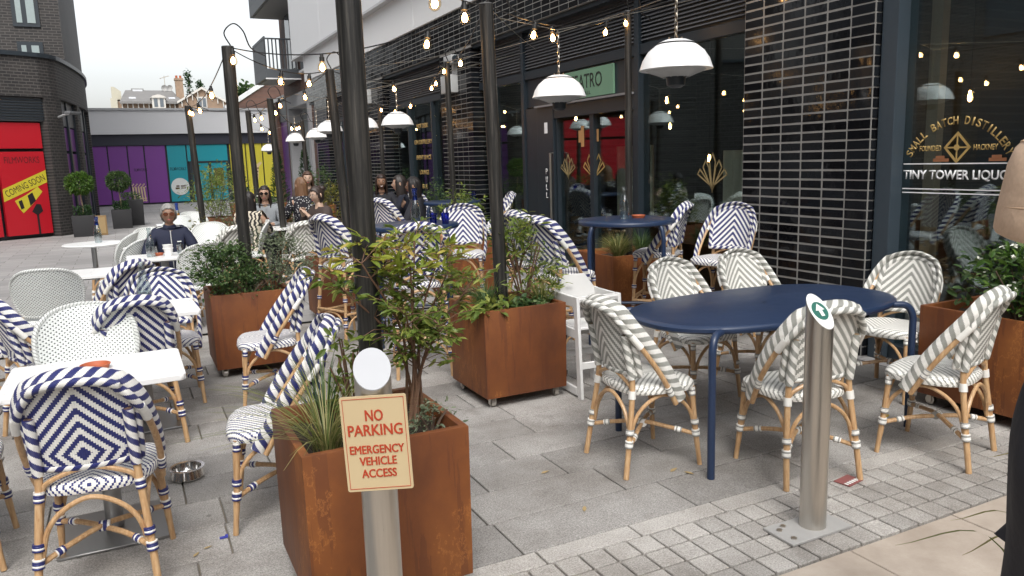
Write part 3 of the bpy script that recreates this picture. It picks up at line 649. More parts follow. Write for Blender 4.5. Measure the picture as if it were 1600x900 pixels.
# film reel disc
b=MB(); b.tube([(2.44,YF-.055,.78),(2.44,YF-.04,.78)],.40,36); b.build('emblem','print_white',p_t)
b=MB(); b.span((2.22,YF-.06,.66),(2.4,YF-.054,.74)); b.span((2.26,YF-.06,.77),(2.4,YF-.054,.84)); b.span((2.46,YF-.06,.68),(2.68,YF-.054,.73)); b.span((2.46,YF-.06,.77),(2.68,YF-.054,.83)); b.build('emblem','print_brown',p_t,smooth=False)
# popcorn carton print
b=MB()
for k in range(5):
    x0=.36+k*.115; b.add([(x0+.05,YF-.046,.15),(x0+.10,YF-.046,.15),(x0+.075,YF-.046,.82),(x0,YF-.046,.84)],[(0,1,2,3)])
for k in range(12): b.box((.38+.05*k,YF-.045,.90+.07*math.sin(k*2.1)),(.05,.004,.06))
b.box((.78,YF-.045,.2),(.34,.004,.05)); b.box((.78,YF-.045,.3),(.34,.004,.04)); b.build('emblem','print_cream',fp[2] if len(fp)>2 else p_a,smooth=False)
# giraffe-like spotted post print on yellow
b=MB(); b.add([(5.75,YF-.046,.1),(5.95,YF-.046,.1),(6.12,YF-.046,1.6),(6.28,YF-.046,1.78),(6.2,YF-.046,1.85),(5.98,YF-.046,1.7)],[(0,1,2,5),(2,3,4,5)]); b.build('emblem','print_cream',p_y[1],smooth=False)
b=MB()
for k in range(9): b.box((5.83+.03*k,YF-.05,.25+.16*k),(.07,.003,.08))
b.build('emblem','print_brown',p_y[1],smooth=False)
# teal double door
fd=MB(); fd.span((2.95,YF-.07,0),(4.72,YF+.09,.06)); fd.span((2.95,YF-.07,.06),(3.05,YF+.09,1.93)); fd.span((3.78,YF-.07,.06),(3.9,YF+.09,1.93)); fd.span((4.6,YF-.07,.06),(4.72,YF+.09,1.93)); fd.span((2.95,YF-.07,1.86),(4.72,YF+.085,1.95)); fdo=fb(fd,'door_frame','frame_black',smooth=False)
for (a,c) in ((3.06,3.77),(3.91,4.59)):
    b=MB(); b.span((a,YF-.05,.07),(c,YF+.06,1.85)); b.build('door_leaf','vinyl_teal',fdo,smooth=False)
b=MB(); b.span((4.0,YF-.058,.75),(4.45,YF-.052,1.6)); b.build('poster','print_olive',fdo,smooth=False)
b=MB(); b.tube([(3.86,YF-.11,.5),(3.86,YF-.11,1.4)],.02,8); b.build('door_handle','brushed_steel',fdo)
RR=thing('added_rear_building','dark brick building across the lane behind the camera, mirrored in the glossy column','building',(4,-18,0))  # added out of view, keeps bright open sky from mirroring in the column corner
b=MB(); b.span((-9,-26,0),(22,-18,10)); q=b.build('wall','opposite_brick',RR,smooth=False); q.location=(-4,18,0)
for j in range(3):
    for i in range(8):
        b=MB(); b.span((-7+i*3.5,-18.05,1.0+j*3.1),(-5.4+i*3.5,-17.95,2.9+j*3.1)); q=b.build('window','dull_glass',RR,smooth=False); q.location=(-4,18,0)
# ================================================================ VICTORIAN HOUSE behind
YH=120
H=thing('brick_house','old brick house with slate roof, white dormer and chimney behind the shop','house',(6,YH,0))
HO=Vector((-6,-YH,0))
def Z2(z): return 1.6+2*(z-1.6)
def hb(mb,name,mat,parent=None,**k):
    o=mb.build(name,mat,parent or H,**k)
    if parent is None: o.location=HO
    return o
def hbox(x0,x1,z0,z1,d0=-.4,d1=2.0): b=MB(); b.span((2*x0,YH+d0,Z2(z0)),(2*x1,YH+d1,Z2(z1))); return b
plain('slate_roof',(.17,.165,.16),.7,var=.25,scale=1.5,bump=.5); plain('house_trim',(.52,.50,.46),.6); plain('house_brick',(.25,.175,.12),.8,var=.3,scale=3)
hb(hbox(-.1,7.3,0,6.25,0,14),'wall','house_brick',smooth=False)
def slope(x0,x1,za,zb,ya,yb,xin=0,t=.3):
    b=MB(); b.add([(2*x0,YH+ya,Z2(za)),(2*x1,YH+ya,Z2(za)),(2*x1-xin,YH+yb,Z2(zb)),(2*x0+xin,YH+yb,Z2(zb)),(2*x0,YH+ya,Z2(za)-t),(2*x1,YH+ya,Z2(za)-t),(2*x1-xin,YH+yb,Z2(zb)-t),(2*x0+xin,YH+yb,Z2(zb)-t)],[(0,1,2,3),(7,6,5,4),(0,4,5,1),(1,5,6,2),(2,6,7,3),(3,7,4,0)]); return b
hb(slope(.35,4.3,6.22,7.22,-.9,5.0,.9),'roof','slate_roof',smooth=False)
for k in range(13):
    x_=.45+k*.33
    if 2.25<x_<3.15: continue
    hb(hbox(x_,x_+.07,5.75,6.2,-.3,0),'pilaster','house_trim',smooth=False)
hb(hbox(-.2,7.3,5.62,5.75,-.6,.05),'cornice','house_trim',smooth=False)
hb(hbox(-.2,.22,5.6,6.45,-.3,5),'side_parapet',plain('render_cream',(.42,.40,.32),.8),smooth=False)
b=MB(); b.prism([(-.1,6.45),(.5,6.45),(.5,7.0),(.1,7.3),(-.1,7.3)],0,3); b.v=[(2*x,YH+2+z,Z2(y)) for x,y,z in b.v]; hb(b,'side_gable','render_cream',smooth=False)
dm=hb(hbox(2.33,3.17,5.75,6.45,-1.2,1.0),'dormer','house_trim',smooth=False)
b=hbox(2.45,2.68,5.85,6.4,-1.26,-1.1); b2=hbox(2.82,3.05,5.85,6.4,-1.26,-1.1); b.add(b2.v,b2.f); b.build('window','dull_glass',dm,smooth=False)
b=MB(); b.prism([(2.25,6.45),(3.25,6.45),(3.1,6.58),(2.75,6.68),(2.4,6.58)],-1.4,1.5); b.v=[(2*x,YH+z,Z2(y)) for x,y,z in b.v]; b.build('dormer_roof','house_trim',dm,smooth=False)
for x_ in (.95,3.45):
    hb(slope(x_,x_+.42,6.48,6.60,.55,1.3,0,.1),'skylight',plain('skylight_glass',(.55,.57,.6),.2),smooth=False)
rl=hb(hbox(1.18,1.98,7.05,7.32,4.6,6),'roof_lantern',plain('lead_grey',(.2,.2,.19),.6),smooth=False)
hbox(1.26,1.9,7.1,7.25,4.5,4.65).build('pane','skylight_glass',rl,smooth=False)
ch=hb(hbox(4.0,4.5,6.2,7.9,1.5,2.6),'chimney','house_brick',smooth=False)
hbox(3.96,4.54,7.78,7.92,1.4,2.7).build('chimney_cap','house_brick',ch,smooth=False)
for x_ in (4.12,4.38):
    b=MB(); b.lathe([(.17,0),(.15,.35),(.18,.4)],10,(2*x_,YH+2,Z2(7.92))); b.build('chimney_pot','terracotta',ch)
b=MB(); b.prism([(4.05,6.15),(7.1,6.15),(5.57,7.1)],-.9,6); b.v=[(2*x,YH+z,Z2(y)) for x,y,z in b.v]; gb=hb(b,'gable','house_brick',smooth=False)
hbox(4.0,7.15,5.6,6.15,-.9,3).build('gable_wall','house_brick',gb,smooth=False)
for s1 in (-1,1):
    b=MB(); b.prism([(5.57,7.22),(5.57,7.06),(5.57+s1*1.65,6.08),(5.57+s1*1.65,6.22)],-1.3,7); b.v=[(2*x,YH+z,Z2(y)) for x,y,z in b.v]; b.build('bargeboard','house_trim',gb,smooth=False)
    for k in range(4):
        x_=5.57+s1*(.28+.36*k); zt=7.1-(.28+.36*k)*.6; hbox(x_-.025,x_+.025,zt-.42,zt,-1.2,-.9).build('timber_strut','house_trim',gb,smooth=False)
hbox(5.2,5.86,5.78,6.55,-1.1,-.85).build('window_frame','house_trim',gb,smooth=False)
b=hbox(5.28,5.49,5.86,6.45,-1.2,-1.05); b2=hbox(5.57,5.78,5.86,6.45,-1.2,-1.05); b.add(b2.v,b2.f); b.build('window','dull_glass',gb,smooth=False)
for x_ in (3.33,3.68):
    b=MB(); b.lathe([(.001,-.12),(.3,-.05),(.42,.06),(.44,.08),(.3,0),(.001,-.06)],18); q=hb(b,'satellite_dish',plain('dish_grey',(.45,.45,.44),.5)); q.rotation_euler=(R(105),0,R(15)); q.location=HO+Vector((2*x_,YH+4.5,Z2(7.38)))
b=MB(); b.tube([(6.82,YH+5,Z2(7.1)),(6.82,YH+5,Z2(8.25))],.045,6); b.tube([(6.2,YH+5,Z2(8.05)),(7.5,YH+5,Z2(8.25))],.04,6)
for k in range(5): b.tube([(6.3+.25*k,YH+4.7,Z2(8.07+.04*k)),(6.3+.25*k,YH+5.3,Z2(8.07+.04*k))],.03,5)
hb(b,'aerial','chain_steel')
# ================================================================ LEFT CURVED BUILDING
LB=thing('corner_building','curved charcoal brick corner building with red and purple window hoardings','building',(-3,27,0))
LO=Vector((3,-27,0))
def lb(mb,name,mat,parent=None,**k):
    o=mb.build(name,mat,parent or LB,**k)
    if parent is None: o.location=LO
    return o
base=[(-9.0,18.95),(-5.3,20.88),(-3.45,21.83),(-2.79,22.18),(-1.55,22.85)]+catmull([(-1.55,22.85),(-1.25,23.4),(-.98,25.2),(-.80,27.2),(-.78,29.2),(-.95,31.2),(-1.6,33.5)],4)[1:]
base=[tuple(p)[:2] for p in base]
def seg_at(d):       # point and tangent at arc length
    for (a,c) in zip(base,base[1:]):
        l=math.dist(a,c)
        if d<=l: t=d/l; return (a[0]+(c[0]-a[0])*t,a[1]+(c[1]-a[1])*t)
        d-=l
    return base[-1]
def strip(pts,z0,z1,th=.3,out=0.0):
    """wall strip following pts, its outer face pushed out by `out`"""
    b=MB(); n=len(pts); nr=[]; th=th-out
    for i in range(n):
        a=Vector(pts[max(i-1,0)]); c=Vector(pts[min(i+1,n-1)]); t=(c-a).normalized(); nr.append(Vector((t.y,-t.x)))
    vs=[]
    for z in (z0,z1):
        for i in range(n):
            p=Vector(pts[i])+nr[i]*out; vs.append((p.x,p.y,z))
        for i in range(n):
            p=Vector(pts[i])-nr[i]*th; vs.append((p.x,p.y,z))
    fs=[]
    for i in range(n-1):
        fs+=[(i,i+1,2*n+i+1,2*n+i),(n+i+1,n+i,3*n+i,3*n+i+1),(2*n+i,2*n+i+1,3*n+i+1,3*n+i),(i+1,i,n+i,n+i+1)]
    fs+=[(0,2*n,3*n,n),(n-1,2*n-1,4*n-1,3*n-1)]
    return b.add(vs,fs)
def pts_between(d0,d1,n=10): return [seg_at(d0+(d1-d0)*i/n) for i in range(n+1)]
D=[0]
for a,c in zip(base,base[1:]): D.append(D[-1]+math.dist(a,c))
LT=D[-1]
lb(strip(pts_between(0,LT,60),3.46,4.42,.4),'brick_parapet','charcoal_brick',smooth=False)
lb(strip(pts_between(0,LT,60),4.42,4.52,.5,.06),'coping','frame_black',smooth=False)
dp=D[4]
# piers
def pier(d0,d1): lb(strip(pts_between(d0,d1,4),0,3.455,.4),'brick_pier','charcoal_brick',smooth=False)
d_r0,d_r1=0.3,dp+.02; pier(d_r1,dp+.75)
lb(strip(pts_between(0,LT,60),0,3.455,.1,-.32),'backing_wall','frame_black',smooth=False)
def vin(d0,d1,z0,z1,mat,name='hoarding_panel'): return lb(strip(pts_between(d0,d1,4),z0,z1,.12,-.14),name,mat,smooth=False)
# red bay
k=d_r1-.08
for i,wd in enumerate((1.14,1.14,1.14)):
    a=k-wd
    for (z0,z1) in ((.1,2.14),(2.22,2.84)):
        q=vin(a+.05,k-.05,z0,z1,'vinyl_red')
        if i==0 and z0<1: red1=q
        if i==1 and z0<1: red2=q
    k=a
    if i==2: pier(0,a-.02)
lb(strip(pts_between(dp-3.4,d_r1,4),2.88,3.452,.12,-.1),'louvre_panel','louvre_grey',smooth=False)
for r_ in range(8): lb(strip(pts_between(dp-3.4,d_r1,3),2.92+r_*.066,2.95+r_*.066,.05,-.06),'slat','frame_black',smooth=False)
# print on red panel
def onred(d,z,out=.0):
    p0=Vector(seg_at(d)); t=(Vector(seg_at(d+.02))-Vector(seg_at(d-.02))).normalized(); nn=Vector((t.y,-t.x)); p=p0+nn*(-.14+.004+out)
    return p,t
def redtext(txt,d,z,h,wd,mat,par,rot=0):
    p,t=onred(d,z); ex=Vector((t.x*math.cos(rot),t.y*math.cos(rot),math.sin(rot))); ey=Vector((-t.x*math.sin(rot),-t.y*math.sin(rot),math.cos(rot)))
    letter(txt,h,mat,frame_m((p.x,p.y,z),ex,ey),par,wd,0)
def redpoly(P,mat,par,out=.0):
    b=MB(); vs=[]
    for dd,z in P:
        p,t=onred(dd,z,out); vs.append((p.x,p.y,z))
    nn=len(P); b.add(vs,[tuple(range(nn))]); b.build('emblem',mat,par,smooth=False)
plain('print_black',(.012,.008,.010),.5); plain('print_yellow',(.52,.44,.03),.45); plain('print_wine',(.10,.006,.01),.5)
dc=d_r1-.08-.57
redtext('FILMWORKS',dc,1.94,.16,.80,'print_wine',red1); redtext('shopping · food · film',dc,1.95,.035,.7,'print_wine',red1) if False else None
redpoly([(dc-.52,(1.10)*.85),(dc+.52,(1.62)*.85),(dc+.52,(1.98)*.85),(dc-.52,(1.46)*.85)],'print_yellow',red1)
redtext('COMING SOON',dc,1.313,.16,1.0,'print_black',red1,R(23))
redpoly([(dc-.28,(1.12)*.85),(dc+.0,(1.28)*.85),(dc+.28,(1.5)*.85),(dc+.38,(1.35)*.85),(dc+.12,(1.0)*.85),(dc-.12,(.75)*.85),(dc-.2,(.9)*.85)],'print_yellow',red1)
redpoly([(dc-.2,(1.1)*.85),(dc-.12,(1.14)*.85),(dc-.08,(.9)*.85),(dc-.16,(.86)*.85)],'print_black',red1,.002); redpoly([(dc+.02,(1.25)*.85),(dc+.14,(1.34)*.85),(dc+.2,(1.1)*.85),(dc+.06,(.95)*.85)],'print_black',red1,.002)
redpoly([(dc+.08,(.78)*.85),(dc+.2,(1.0)*.85),(dc+.3,(.98)*.85),(dc+.34,(.78)*.85),(dc+.2,(.66)*.85)],'print_black',red1,.002); redpoly([(dc+.18,(.1)*.85),(dc+.23,(.1)*.85),(dc+.23,(.7)*.85),(dc+.18,(.7)*.85)],'print_black',red1,.002)
for r_ in range(2): redpoly([(dc-1.14-.3,(1.62-r_*.42)*.85),(dc-1.14+.3,(1.65-r_*.42)*.85),(dc-1.14+.3,(1.66-r_*.42)*.85),(dc-1.14-.3,(1.63-r_*.42)*.85)],'print_wine',red2)
# purple curved bays
d2=dp+.75
for i in range(9):
    a=d2+i*1.02; c=a+.9
    if c>LT: break
    if i in (2,5): pier(a-.05,a+.35); a+=.4
    for (z0,z1) in ((.1,2.1),(2.18,2.78)): vin(a+.04,c,z0,z1,'vinyl_purple' if i%3!=2 else 'vinyl_teal')
    lb(strip(pts_between(a+.04,c,3),2.82,3.452,.12,-.12),'louvre_panel','louvre_grey',smooth=False)
    lb(strip(pts_between(c,c+.12,3),0,3.45,.12,-.08),'mullion','frame_black',smooth=False)
pA=seg_at(d2+1.3); redy=MB()
fx=thing('flood_light','grey floodlight on an arm over the purple windows of the curved building','lamp',(*seg_at(dp+.45),3.0))
b=MB(); b.tube([(0,0,0),(.25,-.45,.06)],.03,8); b.build('arm','box_grey',fx)
b=MB(); b.box((.36,-.62,.06),(.16,.5,.07),rz=R(-28)); b.build('head',plain('lamp_dark_grey',(.12,.125,.13),.5),fx,bevel=.02)
# tower above and behind
TW=thing('apartment_tower','tall charcoal brick apartment tower rising above the curved building','building',(-6,33,0))
b=MB(); b.span((-16,26,4.0),(-1.13,40,24)); q=b.build('wall','charcoal_brick',TW,smooth=False); q.location=(6,-33,0)
def tw_win(x0,x1,z0,z1):
    b=MB(); b.span((x0,25.96,z0),(x1,26.2,z1)); q=b.build('window_frame','frame_black',TW,smooth=False); q.location=(6,-33,0)
    xm=x0+(x1-x0)*.45
    b=MB(); b.span((x0+.1,25.94,z0+.1),(xm-.06,25.962,z1-.1)); b.span((xm+.06,25.94,z0+.1),(x1-.1,25.962,z1-.1)); p=b.build('pane',plain('pale_pane',(.28,.34,.34),.1),q,smooth=False)
tw_win(-2.27,-1.62,5.62,6.75); tw_win(-2.24,-1.62,4.72,5.22); tw_win(-4.5,-3.8,5.62,6.75)
# building opposite (seen only as a reflection in the glass)
OB=thing('opposite_building','brick building across the lane, seen mirrored in the windows','building',(-9,5,0))
b=MB(); b.span((-16,-14,0),(-9,17.5,11)); q=b.build('wall','opposite_brick',OB,smooth=False); q.location=(9,-5,0)
for j in range(3):
    for i in range(9):
        b=MB(); b.span((-9.03,-12+i*3.3,1.0+j*3.2),(-8.95,-10.6+i*3.3,2.9+j*3.2)); q=b.build('window','dull_glass',OB,smooth=False); q.location=(9,-5,0)
# ================================================================ CHAIRS
def ring_surface(mb,rings,uvs,closed=True):
    n=len(rings[0]); vs=[p for r_ in rings for p in r_]; U=[q for r_ in uvs for q in r_]; fs=[];fu=[]
    for i in range(len(rings)-1):
        for j in range(n if closed else n-1):
            q=(j+1)%n; f=(i*n+j,i*n+q,(i+1)*n+q,(i+1)*n+j); fs.append(f); fu.append(tuple(U[t] for t in f))
    b=len(mb.v); mb.add(vs,fs,fu); return mb
def seat_mb(zt):
    rings=[];uvs=[]
    for s,z in ((.02,zt+.003),(.5,zt+.006),(.8,zt+.004),(.93,zt-.002),(.99,zt-.014),(1.0,zt-.03),(.98,zt-.046),(.92,zt-.052),(.5,zt-.048),(.02,zt-.048)):
        r_=[];u=[]
        for j in range(40):
            a=2*PI*j/40; c,sn=math.cos(a),math.sin(a); e=2/3.2
            x=.222*s*math.copysign(abs(c)**e,c); y=.208*s*math.copysign(abs(sn)**e,sn); x*=(1+.10*y/.2)
            r_.append((x,y+.015,z-.02*max(0,(y-.16))/.05*.3)); u.append((x,y*1.0 if z>zt-.02 else y+ (zt-z)*.6))
        rings.append(r_); uvs.append(u)
    mb=MB(); ring_surface(mb,rings,uvs); return mb
def back_pt(u,v,zs,wd,ztop,lean=.085,curve=.05):
    """panel point: u in -1..1 across, v in 0..1 up; rounded top corners"""
    z0=zs+.06; H=ztop-z0
    hw=wd*(1+.06*v)
    if v>.45:
        t=(v-.45)/.55; hw*= max(0.0,1-t**2.6)**(1/2.6)*.97+.03*(1-t)
    x=hw*u; z=z0+H*v; y=-.185-lean*v+curve*(abs(x)/wd)**2
    return Vector((x,y,z))
def panel_mb(zs,wd,ztop,lean=.085,curve=.05,oval=False,th=.011,nu=24,nv=22):
    def pt(u,v):
        if oval:
            z0=zs+.035; H=ztop-z0; t=2*v-1; hw=wd*max(0.0,1-abs(t)**2.7)**(1/2.7) if t>0 else wd*(.72+.28*max(0,1-abs(t)**2.2))
            x=hw*u; y=-.17-lean*v+curve*(abs(x)/wd)**2; return Vector((x,y,z0+H*v))
        return back_pt(u,v,zs,wd,ztop,lean,curve)
    mb=MB(); rings=[];uvs=[]
    vv=[1-(1-i/nv)**1.0 for i in range(nv+1)]; vv=[i/nv for i in range(nv-3)]+[1-3/nv*(1-k/6)**1.8 for k in range(1,6)]+[.9995]
    vv=sorted(set(round(x,4) for x in vv if x<1)); nv=len(vv)-1
    F=[[pt(-1+2*i/nu,v)+Vector((0,th,0)) for i in range(nu+1)] for v in vv]; B=[[pt(-1+2*i/nu,v)-Vector((0,th,0)) for i in range(nu+1)] for v in vv]
    for sgn,G in ((1,F),(-1,B)):
        uo=0 if sgn<0 else 2.16
        vs=[p for r_ in G for p in r_]; fs=[];fu=[]; n=nu+1
        for j in range(nv):
            for i in range(nu):
                f=(j*n+i,j*n+i+1,(j+1)*n+i+1,(j+1)*n+i); f=f if sgn<0 else f[::-1]; fs.append(f); fu.append(tuple((vs[t].x,vs[t].z-zs+uo) for t in f))
        mb.add(vs,fs,fu)
    edge=[(0,j) for j in range(nv+1)]+[(i,nv) for i in range(1,nu+1)]+[(nu,j) for j in range(nv-1,-1,-1)]+[(i,0) for i in range(nu-1,-1,-1)]
    vs=[F[j][i] for i,j in edge]+[B[j][i] for i,j in edge]; k=len(edge)
    fs=[(t,(t+1)%k,k+(t+1)%k,k+t) for t in range(k)]; mb.add(vs,fs,[tuple((vs[t].x,vs[t].z) for t in f) for f in fs])
    rim=[pt(-1,v) for v in vv]+[pt(-1+2*i/nu,vv[-1]) for i in range(1,nu)]+[pt(1,v) for v in vv[::-1]]+[pt(1-2*i/nu,0) for i in range(1,nu)]
    return mb,rim
def tie(P,r,name,mat,parent):
    b=MB(); b.tube(P,r,10,uvw=True); return b.build(name,mat,parent)
def seatchair(name,label,cat,kind,group,zs=.46,tall=False):
    t=thing(name,label,cat,(0,0,0),0,group); W=kind=='white'
    ztop=zs+.435
    tm={'navy':'tie_navy','grey':'tie_grey','white':'white_wrap'}[kind]; lash={'navy':'tie_navy','grey':'white_wrap','white':'white_wrap'}[kind]
    seat_mb(zs).build('seat','weave_white' if W else 'seat_'+kind,t)
    if W:
        pm,rim=panel_mb(zs,.245,ztop-.02,lean=.13,curve=.115,oval=True)
        pm.build('backrest','weave_white',t); b=MB(); b.tube(rim,.014,8,closed=True,uvw=True); b.build('back_rim','band_white',t)
    else:
        pm,rim=panel_mb(zs,.180,ztop-.03); pm.build('backrest','weave_'+kind,t)
        b=MB(); b.tube(rim,.017,10,closed=True,uvw=True,ell=(1,1.0)); b.build('back_rim','band_'+kind,t)
        half=[(.222,.085,zs-.085),(.236,.0,zs+.06),(.232,-.09,zs+.19),(.207,-.185,zs+.315),(.14,-.240,zs+.405)]
        hp=half+[(0,-.275,zs+.438)]+[(-x,y,z) for x,y,z in half[::-1]]
        H=catmull(hp,6); nr=[Vector((p.x*1.0,(p.y-.05)*.55 if abs(p.x)<.15 else (p.y)*.25,.0 if abs(p.x)>.15 else .35)) for p in H]
        b=MB(); b.tube(H,.03,12,ell=(.45,1.0),nrm=nr,uvw=True); b.build('back_hoop','band_'+kind,t)
        T=[(H[min(i+1,len(H)-1)]-H[max(i-1,0)]).normalized() for i in range(len(H))]
        off=[]
        for i in range(len(H)):
            wv=T[i].cross(nr[i].normalized()).normalized(); 
            if wv.y>0 or (abs(wv.y)<.3 and wv.z>0): wv=-wv
            off.append(H[i]+wv*.040-nr[i].normalized()*.004)
        b=MB(); b.tube([p+Vector((0,.020,-.004)) for p in off[int(len(H)*.27):len(H)-int(len(H)*.27)]],.0085,8); b.build('inner_arc','rattan',t)
        # woven roll behind the top of the hoop and bare rattan rails below it
        n=len(H); a=int(n*.29); b=MB(); b.tube([p+Vector((0,.0,-.004)) for p in off[a:n-a]],.017,10,uvw=True); b.build('back_roll','band_'+kind,t)
        for sl in (off[:a+1],off[n-a-1:]):
            b=MB(); b.tube(sl,.0135,10); r_=b.build('side_rail','rattan',t)
            ends=(sl[-3:],) if sl is not off[n-a-1:] else (sl[:3],)
            e=sl[-4:] if (sl[-1].z>sl[0].z) else sl[:4]
            tie(e,.0185,'cuff','white_wrap',r_)
            e2=[p for p in sl if abs(p.z-(zs-.0))<.06][:3]
            if len(e2)>=2: tie(e2,.0175,'binding',tm,r_)
    # legs
    dz=zs-.46
    for sx in (-1,1):
        fl=[(sx*.215,.205,0),(sx*.202,.185,.2+dz*.5),(sx*.190,.168,zs-.035)]
        b=MB(); b.tube(catmull(fl,5),[.0125]*3+[.0145]*8,10); lg=b.build('leg','rattan',t)
        rl=[(sx*.205,-.235,0),(sx*.188,-.20,.24+dz*.5),(sx*.168,-.172,zs),(sx*.165,-.182,zs+.09),(sx*.163,-.215,zs+.27)] if not W else [(sx*.215,-.235,0),(sx*.20,-.20,.24+dz*.5),(sx*.195,-.155,zs),(sx*.195,-.155,zs+.02),(sx*.193,-.155,zs+.04)]
        b=MB(); b.tube(catmull(rl,5),.0145,10); lr=b.build('leg','rattan',t)
        if not W:
            pw=catmull(rl,5)[-9:]; tie(pw,.0205,'wrapped_post','band_'+kind,lr)
        def at(P,z):
            for p,q in zip(P,P[1:]):
                if (p[2]-z)*(q[2]-z)<=0:
                    k=(z-p[2])/((q[2]-p[2]) or 1); return Vector(p).lerp(Vector(q),k)
            return Vector(P[-1])
        for P_,o_ in ((catmull(fl,5),lg),(catmull(rl,5),lr)):
            for zc,hh in ((.175,.018),(.235,.014),)+(((.40,.016),(.56,.014)) if tall else ()):
                tie([at(P_,zc-hh),at(P_,zc+hh)],.0215,'binding',tm,o_)
        tie([at(catmull(fl,5),zs-.085),at(catmull(fl,5),zs-.04)],.0175,'binding',tm,lg); tie([at(catmull(rl,5),zs-.06),at(catmull(rl,5),zs-.02)],.0195,'binding',lash,lr)
    # arches between the legs
    zb=.19+(dz*.75 if tall else 0)
    def arch(p0,p1,zt):
        p0,p1=Vector(p0),Vector(p1); mid=(p0+p1)/2; q0=p0.lerp(mid,.16); q1=p1.lerp(mid,.16)
        P=[p0,Vector((q0.x,q0.y,zb+(zt-zb)*.5)),Vector((*p0.lerp(mid,.5).xy,zt-.035)),Vector((mid.x,mid.y,zt)),Vector((*p1.lerp(mid,.5).xy,zt-.035)),Vector((q1.x,q1.y,zb+(zt-zb)*.5)),p1]
        b=MB(); b.tube(catmull(P,4),.010,8); b.build('arch','rattan',t)
    z_=zs-.06
    F0,F1=(-.195,.185,zb),(.195,.185,zb); B0,B1=(-.18,-.195,zb),(.18,-.195,zb)
    arch(F0,F1,z_+.005); arch(B0,B1,z_); arch(F0,B0,z_); arch(F1,B1,z_)
    if not W:
        P=[(-.165,-.165,zs-.03),(-.13,-.178,zs+.015),(0,-.185,zs+.055),(.13,-.178,zs+.015),(.165,-.165,zs-.03)]; b=MB(); b.tube(catmull(P,5),.010,8); b.build('back_arch','rattan',t)
    if tall:
        zf=.30
        for a_,c_ in (((-.207,.19,zf),(.207,.19,zf)),((-.195,-.215,zf),(.195,-.215,zf)),((-.207,.19,zf-.03),(-.195,-.215,zf-.03)),((.207,.19,zf-.03),(.195,-.215,zf-.03))):
            b=MB(); b.tube([a_,c_],.0125,8); b.build('foot_rail','rattan',t)
            P=[Vector(a_)-Vector((0,0,.16)),Vector(a_).lerp(Vector(c_),.2)-Vector((0,0,.05)),Vector(a_).lerp(Vector(c_),.5)-Vector((0,0,.02)),Vector(a_).lerp(Vector(c_),.8)-Vector((0,0,.05)),Vector(c_)-Vector((0,0,.16))]
            b=MB(); b.tube(catmull(P,4),.009,8); b.build('arch','rattan',t)
    else:
        for sx in (-1,1):
            P=[(sx*.205,.19,.165),(sx*.10,.085,.19),(0,-.01,.2+.006*sx),(-sx*.10,-.105,.19),(-sx*.195,-.205,.165)]
            b=MB(); b.tube(catmull(P,4),.0115,8); st=b.build('stretcher','rattan',t)
            for e in (.86,.14): 
                Q=catmull(P,4); i=int(e*(len(Q)-1)); tie([Q[i],Q[min(i+1,len(Q)-1)]],.0155,'binding',tm,st)
        b=MB(); b.tube([(-.02,-.01,.2),(.02,-.01,.2)],.022,10,uvw=True); b.build('binding',tm,t)
    register(t); return t
used=set()
def place(proto,x,y,h,label,group=None,z=0,sc=None):
    if proto.name not in used:
        used.add(proto.name); proto.location=(x,y,z); proto.rotation_euler=(0,0,R(h)); proto['label']=label
        if group: proto['group']=group
        return proto
    return copy_tree(proto,(x,y,z),R(h),label,group,sc)
GC=seatchair('bistro_chair','x','chair','grey','grey and white striped chairs round the oval table')
NC=seatchair('bistro_chair','x','chair','navy','navy and white striped bistro chairs')
WC=seatchair('woven_chair','x','chair','white','white woven bistro chairs')
BS=seatchair('bar_stool','x','bar stool','navy','navy and white striped bar stools',zs=.72,tall=True)
for x,y,h,l in ((2.35,3.24,-93,'grey chair at the left end of the oval table, back to the high chair'),
  (2.93,2.74,-12,'grey and white chair partly hidden behind the steel bollard with the green arrow'),
  (3.72,2.54,17,'grey chair with its back to the rusty planter of white flowers'),
  (4.42,3.36,100,'grey chair at the right end of the oval table under the gold-lettered window'),
  (3.28,3.95,187,'left of the two grey chairs on the wall side of the oval table'),
  (3.93,4.02,180,'right of the two grey chairs on the wall side of the oval table')): place(GC,x,y,h,l)
NG='navy and white striped bistro chairs'
for x,y,h,l in ((-.20,3.36,-8,'largest navy chair, seen from behind at the nearest white table'),
  (-.80,3.80,-90,'navy chair cut by the left edge, at the end of the nearest white table'),
  (-.03,5.03,4,'navy and white chair seen from behind at the white table holding the water bottle'),
  (-.13,6.95,38,'navy and white chair turned to the left behind the water bottle'),
  (.15,5.80,178,'navy and white chair facing the camera behind the water bottle'),
  (-.52,5.42,-70,'navy and white chair squeezed behind the foremost white woven chair'),
  (-.98,6.15,-85,'navy and white chair at the far left edge of the photo with its seat showing'),
  (.53,3.60,80,'navy chair seen side-on against the front planter, by the dog bowl'),
  (.80,5.38,82,'navy and white chair seen from the side in front of the second rusty planter')): place(NC,x,y,h,l,NG)
WG='white woven bistro chairs'
